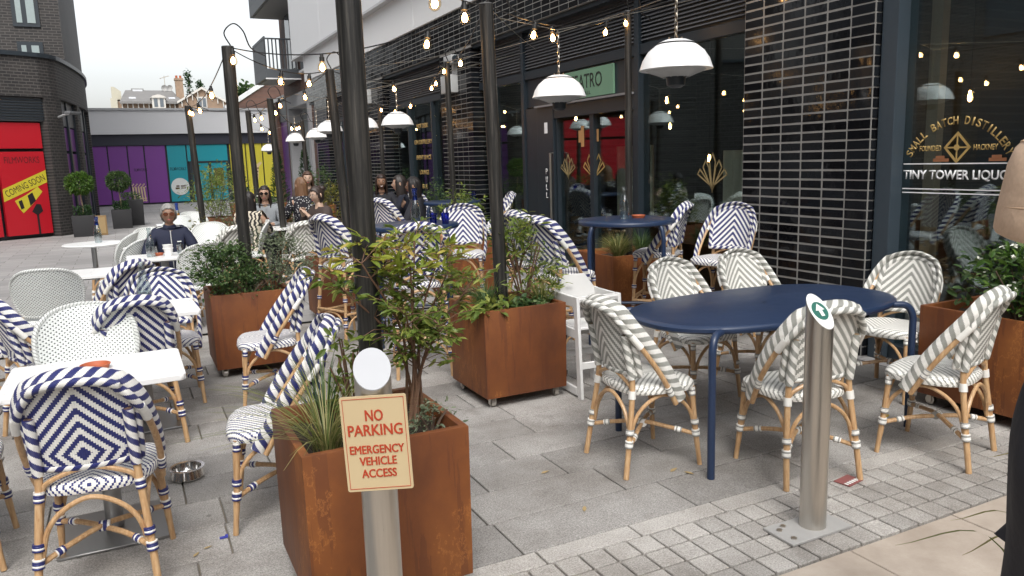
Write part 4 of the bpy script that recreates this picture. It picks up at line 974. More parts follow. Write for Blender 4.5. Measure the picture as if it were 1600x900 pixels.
for x,y,h,l in ((-.26,4.58,180,'white woven chair with dark dots facing the camera behind the nearest white table'),
  (-.60,7.12,-5,'white woven chair with dark rim seen from behind at the left edge table'),
  (.58,8.36,22,'white woven chair seen from behind, opposite the man in the navy jacket'),
  (-.20,10.2,75,'white woven chair leaning left at the round table with the blue-topped bottle'),
  (-.08,9.3,60,'white woven chair beside the round table, nearer the camera'),
  (.30,10.6,195,'white woven chair immediately left of the man in the navy jacket'),
  (.42,9.15,180,'white woven chair the man in the navy jacket sits on'),
  (.95,10.9,170,'white woven chair just right of the man in the navy jacket'),
  (.62,12.9,150,'white woven chair behind the man in the navy jacket, by the orange bottle'),
  (1.05,14.0,200,'white woven chair farthest back near the teal door'),
  (1.42,10.9,95,'white woven chair between two black poles, behind the green shrub')): place(WC,x,y,h,l,WG)
for x,y,h,l in ((1.10,10.15,20,'grey chevron chair seen from behind among the white chairs left of the thick pole'),
  (1.98,10.15,5,'grey chevron chair seen from behind in the middle row, left of the leaning bar stool')): place(GC,x,y,h,l,'grey and white chairs in the middle row')
BG='navy and white striped bar stools'
for x,y,h,l in ((1.77,7.0,-66,'navy bar stool just left of the thick black pole, facing the bottle table'),
  (1.95,5.56,-16,'navy bar stool seen from behind the bronze-leaved shrub, at the bottle table'),
  (2.92,7.02,152,'navy bar stool facing the camera on the right of the bottle table'),
  (4.40,9.45,70,'navy bar stool at the farthest blue table, partly behind a black pole'),
  (3.02,5.25,-75,'navy bar stool left of the right blue bar table, nearer the camera'),
  (3.20,5.95,-80,'navy bar stool left of the right blue bar table, nearer the glass door'),
  (4.42,5.85,40,'navy bar stool tucked behind the right blue bar table in front of the planter'),
  (4.52,5.10,112,'navy bar stool facing left between the blue bar table and the black brick column'),
  (3.75,10.6,180,'navy bar stool facing the camera behind the farthest blue table'),
  (3.05,9.6,-60,'navy bar stool left of the farthest blue table, near the smiling woman')): place(BS,x,y,h,l,BG)
# ================================================================ TABLES
def super_ring(a,b,n,k=56): return [(a*math.copysign(abs(math.cos(t))**(2/n),math.cos(t)),b*math.copysign(abs(math.sin(t))**(2/n),math.sin(t))) for t in [2*PI*i/k for i in range(k)]]
ot=thing('oval_table','large oval navy blue metal table ringed by grey and white chairs','table',(3.2,3.25,0))
b=MB(); n_=2.6; prof=[(.02,.752),(.95,.752),(.985,.748),(1.0,.738),(1.0,.722),(.985,.712),(.95,.71),(.02,.712)]
rings=[[(x*s,y*s,z) for x,y in super_ring(.84,.46,n_)] for s,z in prof]; vs=[p for r_ in rings for p in r_]; k=56
b.add(vs,[(i*k+j,i*k+(j+1)%k,(i+1)*k+(j+1)%k,(i+1)*k+j) for i in range(len(prof)-1) for j in range(k)]); b.build('tabletop','table_blue',ot)
for sx,sy in ((-1,-1),(1,-1),(1,1),(-1,1)):
    x_,y_=sx*.72,sy*.40; b=MB(); b.tube(catmull([(x_*.86,y_*.86,.722),(x_*.96,y_*.96,.715),(x_*1.005,y_*1.005,.66),(x_*1.01,y_*1.01,.55),(x_*1.01,y_*1.01,0)],5),.0195,12); b.build('leg','table_blue',ot)
BT=thing('bar_table','x','bar table',(0,0,0),0,'tall round navy blue bar tables')
b=MB(); b.lathe([(.001,1.055),(.395,1.055),(.412,1.050),(.42,1.038),(.418,1.018),(.40,1.01),(.001,1.012)],40); b.build('tabletop','table_blue',BT)
for k in range(4):
    a=R(45+90*k); c,s=math.cos(a),math.sin(a); P=[(.33*c,.33*s,1.02),(.40*c,.40*s,1.005),(.43*c,.43*s,.93),(.435*c,.435*s,.8),(.435*c,.435*s,0)]; b=MB(); b.tube(catmull(P,5),.019,12); b.build('leg','table_blue',BT)
for k in range(4):
    a,a2=R(45+90*k),R(135+90*k); b=MB(); b.tube([(.435*math.cos(a),.435*math.sin(a),.25),(.435*math.cos(a2),.435*math.sin(a2),.25)],.014,8); b.build('foot_rail','table_blue',BT)
register(BT)
for x,y,h,l in ((3.90,5.62,-35,'round navy bar table by the glass entrance, a clear bottle on it'),(2.28,6.62,-19,'tall round navy bar table with a blue-necked bottle and two blue glasses'),(4.02,10.0,-22,'farthest tall round navy bar table, below the lettered window')): place(BT,x,y,h,l)
WT=thing('white_table','x','table',(0,0,0),0,'square white cafe tables')
b=MB(); b.span((-.345,-.275,.715),(.345,.275,.74)); b.build('tabletop','table_white',WT,bevel=.02,seg=3) if False else None
poly=[(math.copysign(.345-.03,sx)+.03*math.cos(a),math.copysign(.275-.03,sy)+.03*math.sin(a)) for sx,sy,a0 in ((1,1,0),(-1,1,90),(-1,-1,180),(1,-1,270)) for a in [R(a0+q) for q in (0,30,60,90)]]
b=MB(); b.prism(poly,.713,.74); b.build('tabletop','table_white',WT,bevel=.003,seg=1)
b=MB(); b.tube([(0,0,.02),(0,0,.715)],.038,16); b.box((0,0,.70),(.3,.3,.02)); b.build('column','table_steel',WT)
b=MB(); b.span((-.22,-.22,0),(.22,.22,.012)); b.build('base_plate','table_steel',WT,bevel=.003,seg=1); register(WT)
for x,y,h,l in ((-.185,3.765,0,'nearest square white table with an orange ashtray in the left foreground'),(.0,5.32,2,'square white table with a water bottle and blue glass'),(-.45,7.62,0,'square white table at the left behind the dark-rimmed woven chair'),(.30,8.58,0,'square white table with bottle and cups in front of the man in the navy jacket'),(1.75,11.35,0,'white table beside the woman in sunglasses'),(.75,13.4,0,'white table with the orange bottle far behind the man'),(2.55,11.3,5,'white table between the dotted-top woman and the planter')): place(WT,x,y,h,l)
RT=thing('round_table','small round white table at the left with a blue-topped bottle','table',(-.40,10.72,0)); b=MB(); b.lathe([(.001,.74),(.33,.74),(.34,.73),(.33,.715),(.001,.715)],36); b.build('tabletop','table_white',RT)
b=MB(); b.tube([(0,0,.01),(0,0,.72)],.03,12); b.lathe([(.24,0),(.24,.012),(.05,.03)],24); b.build('pedestal','table_steel',RT)
WS=thing('side_table','small round white table top left of the man in the navy jacket','table',(.12,9.75,0)); b=MB(); b.lathe([(.001,.74),(.2,.74),(.2,.72),(.001,.72)],28); b.build('tabletop','table_white',WS); b=MB(); b.tube([(0,0,0),(0,0,.72)],.03,10); b.build('pedestal','table_steel',WS)
# ================================================================ TABLEWARE
def bottle(x,y,z,label,h=.29,blue=False,water=True,neckblue=False,orange=False):
    t=thing('bottle',label,'bottle',(x,y,z)); k=h/.29
    prof=[(.001,.0),(.036,.0),(.040,.006),(.041,.10),(.038,.14),(.025,.195),(.0175,.225),(.0165,.262),(.020,.268),(.020,.287),(.016,.29)]
    b=MB(); b.lathe([(r_*1.05,q*k) for r_,q in prof],20); b.build('glass','bottle_glass',t)
    b=MB()
    if orange: b.lathe([(.001,.006*k),(.036,.006*k),(.037,.12*k),(.03,.16*k),(.001,.16*k)],16); b.build('juice',plain('orange_juice',(.65,.27,.02),.4),t)
    else: b.lathe([(.001,.006*k),(.037,.006*k),(.038,.11*k),(.001,.11*k)],16); b.build('water',plain('water_tint',(.30,.36,.35),.1) if False else 'bottle_glass',t)
    if neckblue: b=MB(); b.lathe([(.026,.20*k),(.0215,.222*k),(.0205,.262*k),(.025,.268*k),(.025,.30*k),(.001,.302*k)],16); b.build('cap','blue_glass' if not orange else plain('cap_blue',(.02,.05,.25),.4),t)
    return t
def glass(x,y,z,label,mat,h=.095,r=.036):
    t=thing('drinking_glass',label,'glass',(x,y,z)); b=MB(); b.lathe([(.001,.004),(r*.8,.004),(r*.82,0),(r,h),(r-.003,h),(r*.78,.012),(.001,.012)],18); b.build('glass_body',mat,t); return t
def ashtray(x,y,z,label):
    b=MB(); b.lathe([(.001,0),(.052,0),(.062,.022),(.056,.024),(.047,.008),(.001,.007)],24); o=b.build('ashtray','terracotta'); o.location=(x,y,z); tag(o,label,'ashtray')
ashtray(-.19,3.80,.741,'orange clay ashtray on the nearest white table'); ashtray(.24,8.62,.741,'orange clay dish in front of the man in the navy jacket'); ashtray(4.03,5.62,1.056,'orange clay ashtray beside the clear bottle on the bar table')
bottle(.05,5.30,.741,'clear water bottle on the second white table',.30); glass(.0,5.22,.741,'short blue tumbler beside the water bottle on the white table','blue_glass',.085)
bottle(3.88,5.62,1.056,'clear empty bottle on the bar table before the glass entrance',.28)
bottle(2.27,6.48,1.056,'tall bottle with a blue neck on the left bar table',.31,neckblue=True); glass(2.41,6.42,1.056,'left blue tumbler on the left bar table','blue_glass'); glass(2.50,6.36,1.056,'right blue tumbler on the left bar table','blue_glass')
bottle(.18,8.52,.741,'clear bottle on the table of the man in the navy jacket',.29); glass(.46,8.68,.741,'clear tumbler at the elbow of the man in the navy jacket','bottle_glass'); 
t=thing('cup','white paper cup on the table of the man in the navy jacket','cup',(.34,8.52,.741)); b=MB(); b.lathe([(.001,0),(.034,0),(.047,.11),(.049,.112),(.044,.112),(.032,.01),(.001,.01)],20); b.build('cup_body','table_white',t); b=MB(); b.lathe([(.05,.07),(.051,.08),(.049,.08)],20); b.build('sleeve_ridge','table_white',t)
bottle(-.34,10.75,.741,'bottle with a bright blue top on the small round table',.31,neckblue=True); bottle(.72,13.35,.741,'orange juice bottle on the white table behind the man',.32,neckblue=True,orange=True)
glass(4.35,9.95,1.056,'blue tumbler on the farthest bar table','blue_glass',.12); glass(2.42,11.2,.741,'blue tumbler on the white table by the white flowers','blue_glass')
glass(2.6,11.35,.741,'tall pale cup on the white table by the white flowers','bulb_glass',.13)
# ================================================================ PLANTERS, POLES
def planter(x,y,label,sz=.60,h=.58,top=.665,depth=None):
    d=depth or sz
    t=thing('steel_planter',label,'planter',(x,y,0),0,'rusty steel planters on castors'); k=.985
    b=MB(); th=.03; zt=.07
    def ring(sx,sy,z): return [(-sx/2,-sy/2,z),(sx/2,-sy/2,z),(sx/2,sy/2,z),(-sx/2,sy/2,z)]
    R0=ring(sz*k,d*k,zt)+ring(sz,d,zt+h)+ring(sz-2*th,d-2*th,zt+h)+ring(sz-2*th-.02,d-2*th-.02,zt+h-.09)
    fs=[(3,2,1,0)]
    for L in range(3):
        for j in range(4): fs.append((L*4+j,L*4+(j+1)%4,(L+1)*4+(j+1)%4,(L+1)*4+j))
    b.add(R0,fs); b.build('box','corten_steel',t,bevel=.005,seg=2)
    b=MB(); n=14
    vs=[(-(sz-.07)/2+(sz-.07)*i/n,-(d-.07)/2+(d-.07)*j/n,zt+h-.07+rng.uniform(-.012,.02)) for j in range(n+1) for i in range(n+1)]
    b.add(vs,[(j*(n+1)+i,j*(n+1)+i+1,(j+1)*(n+1)+i+1,(j+1)*(n+1)+i) for j in range(n) for i in range(n)]); b.build('soil','soil',t)
    for sx in (-1,1):
        for sy in (-1,1):
            cx_,cy_=sx*(sz*k/2-.06),sy*(d*k/2-.06)
            b=MB(); b.tube([(cx_-.014,cy_,.03),(cx_+.014,cy_,.03)],.03,14); b.box((cx_-.02,cy_,.045),(.004,.03,.05)); b.box((cx_+.02,cy_,.045),(.004,.03,.05)); b.box((cx_,cy_,.068),(.07,.07,.006)); b.build('castor','brushed_steel',t)
    return t
planter(.735,2.79,'rusty steel planter in the front, behind the no parking sign'); planter(2.26,4.69,'rusty steel planter in the middle beside the white high chair'); planter(.80,6.45,'rusty steel planter on the left with dense green shrubs, behind the side-on chairs')
planter(4.66,2.75,'long rusty planter at the right edge holding the white-flowered shrub',.62,.56,depth=.72); planter(4.55,6.62,'rusty planter with grasses under the right bar table',.72,.56); planter(1.95,8.0,'rusty planter under the tilted bar stool left of the thick pole'); planter(3.55,8.55,'rusty planter behind the left bar table, in front of the second brick column'); planter(1.9,12.6,'rusty planter with white flowers beside the woman in sunglasses'); planter(3.9,13.9,'rusty planter behind the smiling woman'); planter(1.6,16.2,'rusty planter with yellow-green shrub before the yellow hoarding'); planter(4.2,18.8,'rusty planter farthest along the restaurant front')
def pole(x,y,ztop,r,label,tx=0,ty=0,z0=.55):
    t=thing('light_pole',label,'pole',(x,y,z0),0,'black steel poles carrying the string lights'); L=ztop-z0
    b=MB(); b.tube([(0,0,0),(tx*.5,ty*.5,L*.5),(tx,ty,L)],r,28); b.build('post','black_pole_steel',t,ang=30)
    b=MB(); b.tube([(tx,ty,L),(tx,ty,L+.006)],r*.97,28); b.build('cap',plain('pole_cap',(.13,.13,.13),.5),t)
    P=[Vector((tx+.6*r,ty,L)),Vector((tx-.02,ty-.02,L+.10)),Vector((tx+.05,ty-.03,L+.17)),Vector((tx+.12,ty-.02,L+.12)),Vector((tx+.17,ty,L+.0)),Vector((tx+.28,ty,L-.06))]
    b=MB(); b.tube(catmull(P,5),.006,6); b.build('wire_loop','cord_black',t)
    return Vector((x+tx,y+ty,ztop))
TOP={}
for k,a in dict(P1=(.795,2.86,2.60,.046,'thick black pole rising from the front planter',-.008,0),P2=(2.235,4.70,2.58,.045,'black pole rising from the middle planter beside the high chair',-.045,0),P3=(.82,6.46,2.51,.0465,'black pole rising from the left planter of green shrubs',0,0),
  E=(2.03,7.85,2.52,.045,'black pole half hidden behind the thick front pole',-.10,0),C=(1.98,11.3,2.52,.045,'black pole left of the women at the tables',-.05,0),B=(2.02,13.7,2.52,.045,'thin looking black pole in front of the yellow hoarding',-.05,0),A=(1.02,12.4,2.50,.045,'black pole in front of the teal doors',-.07,0),
  D=(3.42,16.3,2.5,.04,'black pole in front of the grey entrance surround',-.04,0),Fp=(4.35,14.1,2.66,.035,'slim black pole beside the third brick column',0,0),Hp=(3.76,9.23,2.81,.035,'slim black pole beside the second brick column',-.02,0),I=(4.60,6.58,2.99,.035,'slim black pole behind the right bar table, beside the green sign',0,0)).items(): TOP[k]=pole(*a)
# heater lamps
HL=thing('heater_lamp','x','lamp',(0,0,0),0,'white dome heater lamps hanging over the terrace')
b=MB(); pr=[(.205,0),(.200,.012),(.185,.055),(.155,.10),(.115,.132),(.10,.138),(.10,.146),(.06,.162),(.001,.168)]; b.lathe(pr,40); b.lathe([(.203,.001),(.18,.05),(.15,.09),(.08,.12),(.001,.125)],40); b.build('shade','lamp_white',HL,ang=50)
b=MB(); b.lathe([(.1035,.134),(.105,.139),(.1035,.144)],40); b.build('rim_gap','cord_black',HL)
b=MB(); b.lathe([(.17,.004),(.15,-.012),(.10,-.03),(.075,-.04),(.07,-.036),(.145,-.006),(.165,.008)],32); b.build('reflector',plain('reflector_grey',(.45,.46,.46),.35),HL)
for k in range(12):
    a=R(30*k); b=MB() if k==0 else b; b.tube([(.17*math.cos(a),.17*math.sin(a),.002),(.07*math.cos(a),.07*math.sin(a),-.042)],.0025,5)
b.build('guard','reflector_grey',HL)
b=MB(); b.lathe([(.001,-.10),(.03,-.098),(.05,-.085),(.056,-.04),(.062,-.038),(.062,-.02),(.001,-.02)],20); b.build('heater_element','frame_black',HL)
b=MB()
for k in range(9):
    z=.175+k*.036; a=90*(k%2); M_=Matrix.Rotation(R(a),3,'Z'); P=[M_@Vector((.008*math.cos(q),0,.024*math.sin(q)))+Vector((0,0,z)) for q in [2*PI*i/10 for i in range(10)]]; b.tube(P,.0028,5,closed=True)
b.build('chain','chain_steel',HL)
for k in range(3):
    a=R(120*k); b=MB(); b.tube([(.04*math.cos(a),.04*math.sin(a),.16),(.04*math.cos(a),.04*math.sin(a),.18)],.006,6); b.build('bolt','chain_steel',HL)
register(HL)
LAMPS=[]
for x,y,z,l in ((2.84,3.60,2.065,'nearest white dome heater lamp, right of the green sign'),(3.03,5.24,2.05,'white dome heater lamp overlapping the green sign'),(3.15,9.5,2.06,'white dome heater lamp before the lettered window'),(3.18,11.1,2.10,'white dome heater lamp just right of the thick pole'),(2.92,12.1,2.10,'white dome heater lamp just left of the thick pole'),(3.18,14.1,2.08,'third white dome heater lamp left of the thick pole'),(3.25,16.4,2.09,'white dome heater lamp before the grey entrance'),(3.45,20.9,2.0,'farthest white dome heater lamp in front of the yellow hoarding')): place(HL,x,y,0,l,z=z); LAMPS.append(Vector((x,y,z+.49)))
# string lights 
SK=MB(); SK.lathe([(.001,.052),(.012,.05),(.014,.03),(.019,.026),(.019,-.002),(.001,-.004)],10); SKM=SK.mesh('socket','cord_black')
SK=MB(); SK.lathe([(.014,0),(.022,-.014),(.031,-.035),(.033,-.052),(.026,-.072),(.012,-.082),(.001,-.084)],14); BLM=SK.mesh('bulb','bulb_glass')
SK=MB(); SK.lathe([(.001,-.015),(.008,-.02),(.017,-.04),(.018,-.055),(.010,-.068),(.001,-.07)],8); FLM=SK.mesh('filament','filament_glow')
def string(a,c,sag,ts,label,steel=False,r=.0045):
    a,c=Vector(a),Vector(c); t=thing('string_light',label,'string lights',a,0,'festoon bulbs strung between the poles')
    def pt(q): return a.lerp(c,q)-Vector((0,0,sag*4*q*(1-q)))
    b=MB(); b.tube([pt(i/24)-a for i in range(25)],r,6); b.build('cable','cord_black',t)
    for q in ts:
        p=pt(q)-a; s=ob('socket',SKM,t,p-Vector((0,0,.05))); s.rotation_euler=(rng.uniform(-.2,.2),rng.uniform(-.25,.25),0); o=ob('bulb',BLM,s); o2=ob('filament',FLM,s)
string(TOP['P3'],TOP['P2'],.16,(.02,.40,.80),'string of bulbs from the left planter pole to the middle planter pole')
string(TOP['P3'],TOP['E'],.10,(.45,.75,.99),'string of bulbs from the left planter pole to the pole behind the thick pole')
string(TOP['E'],TOP['C'],.08,(.35,.8),'string of bulbs from the pole behind the thick pole to the pole by the women')
string(TOP['E'],TOP['Hp'],.16,(.48,.97),'string of bulbs between the pole behind the thick one and the second brick column')
string(TOP['Hp'],TOP['Fp'],.22,(.12,.17,.45,.7,.97),'string of bulbs along the window with gold lettering')
string(TOP['P2'],TOP['Hp'],.10,(.5,),'string of bulbs from the middle planter pole towards the second column')
string(TOP['P2'],TOP['I'],.14,(.25,.36,.78,.97),'string of bulbs from the middle planter pole to the slim pole by the green sign')
string(TOP['I'],(4.9,3.2,3.1),.05,(.4,),'string of bulbs leaving the slim pole towards the right')
string(TOP['P1'],TOP['P2'],.12,(.25,.5,.75),'string of bulbs above the front planter')
string(TOP['A'],TOP['C'],.12,(.05,.6),'string of bulbs from the teal door pole to the pole by the women')
string(TOP['C'],TOP['B'],.12,(.4,.7),'string of bulbs between the two left-hand far poles')
string(TOP['C'],TOP['D'],.18,(.1,.55,.75,.85),'string of bulbs from the pole by the women to the grey entrance pole')
string(TOP['D'],TOP['Fp'],.12,(.3,.6),'string of bulbs from the grey entrance pole to the third column pole')
string(TOP['B'],(3.6,20.5,2.55),.12,(.35,.65),'string of bulbs towards the farthest heater lamp')
string(TOP['Fp'],(4.75,20.6,2.7),.15,(.2,.45,.7,.95),'string of bulbs from the third column pole along the far windows')
string(TOP['D'],(4.8,23.0,2.75),.12,(.3,.6,.9),'string of bulbs beyond the grey entrance pole')
string(TOP['P3'],TOP['A'],.14,(.3,.62,.95),'string of bulbs from the left planter pole back to the teal door pole')
def wire(a,c,sag,label,r=.003):
    a,c=Vector(a),Vector(c); b=MB(); b.tube([a.lerp(c,i/12)-a-Vector((0,0,sag*4*(i/12)*(1-i/12))) for i in range(13)],r,5); o=b.build('support_wire','chain_steel'); o.location=a; tag(o,label,'wire',group='steel support wires')
wire(TOP['P2'],(4.98,9.2,3.0),.02,'thin wire from the middle planter pole to the wall beside the door'); wire(TOP['I'],(4.99,4.8,3.2),.01,'thin wire from the slim pole by the green sign to the near brick column'); wire(TOP['Hp'],(4.98,11.6,3.05),.02,'thin wire from a slim pole to the second brick column'); wire(TOP['E'],(4.98,11.2,3.3),.05,'long thin wire from the pole behind the thick pole to the brick fascia'); wire(TOP['Fp'],(4.98,16.5,2.9),.02,'thin wire from a slim pole to the third brick column')
wire(TOP['P1'],(4.98,3.0,3.2),.03,'thin wire from the thick front pole across the top right'); wire(TOP['Hp'],TOP['I'],.02,'thin steel wire between the two slim poles',.003)
for i,(p,q) in enumerate(((TOP['P1']+Vector((0,.0,-.02)),(4.98,4.3,3.35)),(TOP['P2'],(4.98,5.3,3.35)),(TOP['Hp'],(4.98,9.8,3.35)))): pass
for i,p in enumerate(LAMPS):   # each lamp hangs from a short cross wire
    a=p+Vector((-.9,0,.05)); c=Vector((4.99,p.y,p.z+.45)); b=MB(); b.tube([p+Vector((-.5,-.02,.06))-p,Vector((0,0,0)),c-p],.003,5); o=b.build('lamp_wire','chain_steel'); o.location=p; tag(o,'thin wire carrying the '+('nearest heater lamp','heater lamp by the green sign','heater lamp before the lettered window','heater lamp just right of the thick pole','heater lamp just left of the thick pole','third heater lamp left of the thick pole','heater lamp before the grey entrance','farthest heater lamp')[i],'wire',group='lamp wires')
# ================================================================ BOLLARDS
def bollard(x,y,h,r,label,yaw,slope):
    t=thing('bollard',label,'bollard',(x,y,0),yaw,'steel bollards'); b=MB(); n=40; k=math.tan(R(slope))
    vs=[];
    for z in (0,h-.16): vs+=[(r*math.cos(2*PI*j/n),r*math.sin(2*PI*j/n),z) for j in range(n)]
    vs+=[(r*math.cos(2*PI*j/n),r*math.sin(2*PI*j/n),h-.0+k*(r*math.sin(2*PI*j/n)-r)) for j in range(n)]
    b.add(vs,[(j,(j+1)%n,n+(j+1)%n,n+j) for j in range(n)]+[(n+j,n+(j+1)%n,2*n+(j+1)%n,2*n+j) for j in range(n)]+[tuple(2*n+j for j in range(n))]); b.build('post','brushed_steel',t,ang=30)
    return t,k
bo2,k2=bollard(2.50,2.23,1.01,.055,'brushed steel bollard on the right with a green arrow disc on its slanted top',R(4),50)
def disc(r0,z,mat,parent,k,h,rr,name,dz,full=True): 
    b=MB(); n=32; yc=0; cc=1 if full else math.cos(math.atan(k)); vs=[(r0*math.cos(2*PI*j/n),r0*math.sin(2*PI*j/n)*cc,h-k*rr+k*r0*math.sin(2*PI*j/n)*cc+dz) for j in range(n)]; vs2=[(a,c,e-.002) for a,c,e in vs]
    b.add(vs+vs2,[tuple(range(n))]+[(j,n+j,n+(j+1)%n,(j+1)%n) for j in range(n)]); return b.build(name,mat,parent,smooth=False)
plain('disc_white',(.75,.77,.75),.4); plain('disc_green',(.03,.14,.11),.4)
disc(.0545,0,'disc_white',bo2,k2,1.01,.055,'disc',.003); disc(.042,0,'disc_green',bo2,k2,1.01,.055,'disc_face',.005,False)
b=MB(); cs=math.cos(math.atan(k2)); arrow=[(-.010,-.028),(.010,-.028),(.010,.0),(.026,.0),(0,.03),(-.026,0),(-.010,0)]; vs=[(x,y*cs,1.01-k2*.055+k2*y*cs+.0085) for x,y in arrow]; b.add(vs+[(a,c,e-.0015) for a,c,e in vs],[tuple(range(7))]+[(j,7+j,7+(j+1)%7,(j+1)%7) for j in range(7)]); b.build('arrow','disc_white',bo2,smooth=False)
b=MB(); b.box((-.03,-.0,.006),(.34,.17,.012)); q=b.build('base_plate',plain('galvanised',(.36,.355,.345),.65,.15),bo2,bevel=.002,seg=1); q.rotation_euler=(0,0,R(-4)); q.location=(0,0,0)
for dx,dy in ((-.16,.03),(-.16,-.05),(-.12,.05)):
    b=MB(); b.tube([(0,0,.012),(0,0,.018)],.012,10); q=b.build('bolt','brushed_steel',bo2); c,s=math.cos(R(-4)),math.sin(R(-4)); q.location=(dx*c-dy*s,dx*s+dy*c,0)
bo1,k1=bollard(.574,2.072,1.074,.052,'brushed steel bollard in front carrying the cream no parking sign',R(-14),42)
disc(.0525,0,plain('bollard_cap',(.43,.44,.46),.35,var=.03),bo1,k1,1.074,.052,'cap',.004)
sgn=thing('parking_sign','cream NO PARKING sign with red lettering fixed to the front bollard','sign',(.549,2.018,0))
M4=frame_m((.009,-.004,.832),(.163,-.077,.006),(0,0,1))
mb=MB(); hw,hh,rc=.092,.138,.006
mb.prism([(sx*(hw-rc)+rc*math.cos(a),sy*(hh-rc)+rc*math.sin(a)) for sx,sy,a0 in ((1,1,0),(-1,1,90),(-1,-1,180),(1,-1,270)) for a in (R(a0),R(a0+45),R(a0+90))],-.004,0)
me=mb.mesh('plate',plain('sign_cream',(.53,.42,.25),.4,var=.03),smooth=False); me.transform(M4); ob('plate',me,sgn)
plain('sign_red',(.42,.045,.015),.45)
def sline(txt,y,h,wd): 
    me=text_mesh(txt,h,wd,bold=0); bm=bmesh.new()
    for dx,dy,dz in ((-.0009,0,.0003),(.0009,0,.0006),(0,.0004,.0009)):
        m2=me.copy(); m2.transform(Matrix.Translation((dx,y+dy,dz))); bm.from_mesh(m2)
    bm.to_mesh(me); bm.free(); me.transform(M4); me.materials.append(MATS['sign_red']); me.name='lettering'; ob('lettering',me,sgn)
sline('NO',.082,.032,.048); sline('PARKING',.040,.032,.150); sline('EMERGENCY',-.016,.024,.150); sline('VEHICLE',-.050,.024,.102); sline('ACCESS',-.086,.024,.096)
mb=MB()
for (a,c,d,e) in ((-.085,-.131,.085,-.1295),(-.085,.1295,.085,.131),(-.085,-.1295,-.0835,.1295),(.0835,-.1295,.085,.1295)): mb.span((a,c,.0002),(d,e,.0012))
me=mb.mesh('border','sign_red',smooth=False); me.transform(M4); ob('border',me,sgn)
# ================================================================ HIGH CHAIR, BOWL, LITTER
hc=thing('high_chair','white painted wooden child high chair between the middle planter and the oval table','high chair',(2.765,4.47,0),R(-3)); hc.scale=(.79,.86,.93)
for sx in (-1,1):
    for (y0,y1,n_) in ((-.21,-.17,0),(.15,.19,1)):
        b=MB(); b.add([(sx*.20-.014,y0+(-.05 if n_==0 else .05),0),(sx*.20+.014,y0+(-.05 if n_==0 else .05),0),(sx*.20+.014,y1+(-.05 if n_==0 else .05)+.02,0),(sx*.20-.014,y1+(-.05 if n_==0 else .05)+.02,0),(sx*.20-.014,y0,.74),(sx*.20+.014,y0,.74),(sx*.20+.014,y1+.02,.74),(sx*.20-.014,y1+.02,.74)],[(3,2,1,0),(4,5,6,7),(0,1,5,4),(1,2,6,5),(2,3,7,6),(3,0,4,7)]); b.build('leg','painted_wood_white',hc,bevel=.003,seg=1)
    for z,h_ in ((.70,.075),(.47,.07),(.045,.06)):
        b=MB(); b.box((sx*.20,0,z),(.024,.36,h_)); b.build('side_rail','painted_wood_white',hc,bevel=.004,seg=1)
for z,y_,h_ in ((.24,-.22,.05),(.24,.20,.05),(.72,-.19,.04),(.40,.2,.05)):
    b=MB(); b.box((0,y_,z),(.38,.022,h_)); b.build('cross_rail','painted_wood_white',hc,bevel=.003,seg=1)
b=MB(); b.box((0,.0,.50),(.37,.34,.02)); b.build('seat','painted_wood_white',hc,bevel=.004,seg=1)
b=MB(); b.prism([(-.19,0),(.19,0),(.19,.08),(.10,.19),(-.10,.19),(-.19,.08)],-.011,.011); q=b.build('backrest','painted_wood_white',hc,bevel=.004,seg=1); q.rotation_euler=(R(82),0,0); q.location=(0,.17,.66)
b=MB(); b.tube([(-.19,-.19,.72),(.19,-.19,.72)],.016,10); b.build('safety_bar','painted_wood_white',hc)
b=MB(); b.tube(catmull([(-.12,.1,.49),(-.13,.16,.3),(-.1,.2,.08),(-.08,.22,.10)],4),.012,6); b.build('strap','cord_black',hc)
b=MB(); b.lathe([(.001,.004),(.062,.004),(.066,0),(.083,.006),(.088,.014),(.076,.055),(.088,.058),(.088,.061),(.072,.060),(.066,.02),(.058,.012),(.001,.011)],36); q=b.build('dog_bowl',plain('bowl_steel',(.72,.71,.69),.14,1)); q.location=(.15,4.23,0); tag(q,'shiny steel dog bowl on the paving beside the side-on chairs','bowl')
b=MB(); b.span((-.06,-.042,0),(.06,.042,.003)); lf=b.build('leaflet',plain('leaflet_red',(.24,.085,.08),.6)); lf.location=(3.02,2.485,.0015); lf.rotation_euler=(0,0,R(10)); tag(lf,'crumpled red leaflet under a chair leg right of the bollard','leaflet')
b=MB()
for k in range(6): b.box((-.05+.02*k,-.02,.0045),(.012,.02,.002))
b.build('print','disc_white',lf,smooth=False)
def fallen(x,y,rz,label,mat,s=.05):
    b=MB(); P=[(-1,0,.0),(-.4,.35,.08),(.3,.3,.06),(1,0,0),(.3,-.3,.1),(-.4,-.35,.04)]; b.add([(p[0]*s,p[1]*s*.9,p[2]*s+.003) for p in P]+[(0,0,.004)],[(6,0,1),(6,1,2),(6,2,3),(6,3,4),(6,4,5),(6,5,0)]); o=b.build('fallen_leaf',mat); o.location=(x,y,0); o.rotation_euler=(0,0,rz); tag(o,label,'leaf',group='dry leaves fallen on the paving')
plain('dry_leaf',(.34,.25,.12),.8); plain('yellow_leaf',(.42,.30,.04),.7); plain('blue_scrap',(.05,.06,.35),.5)
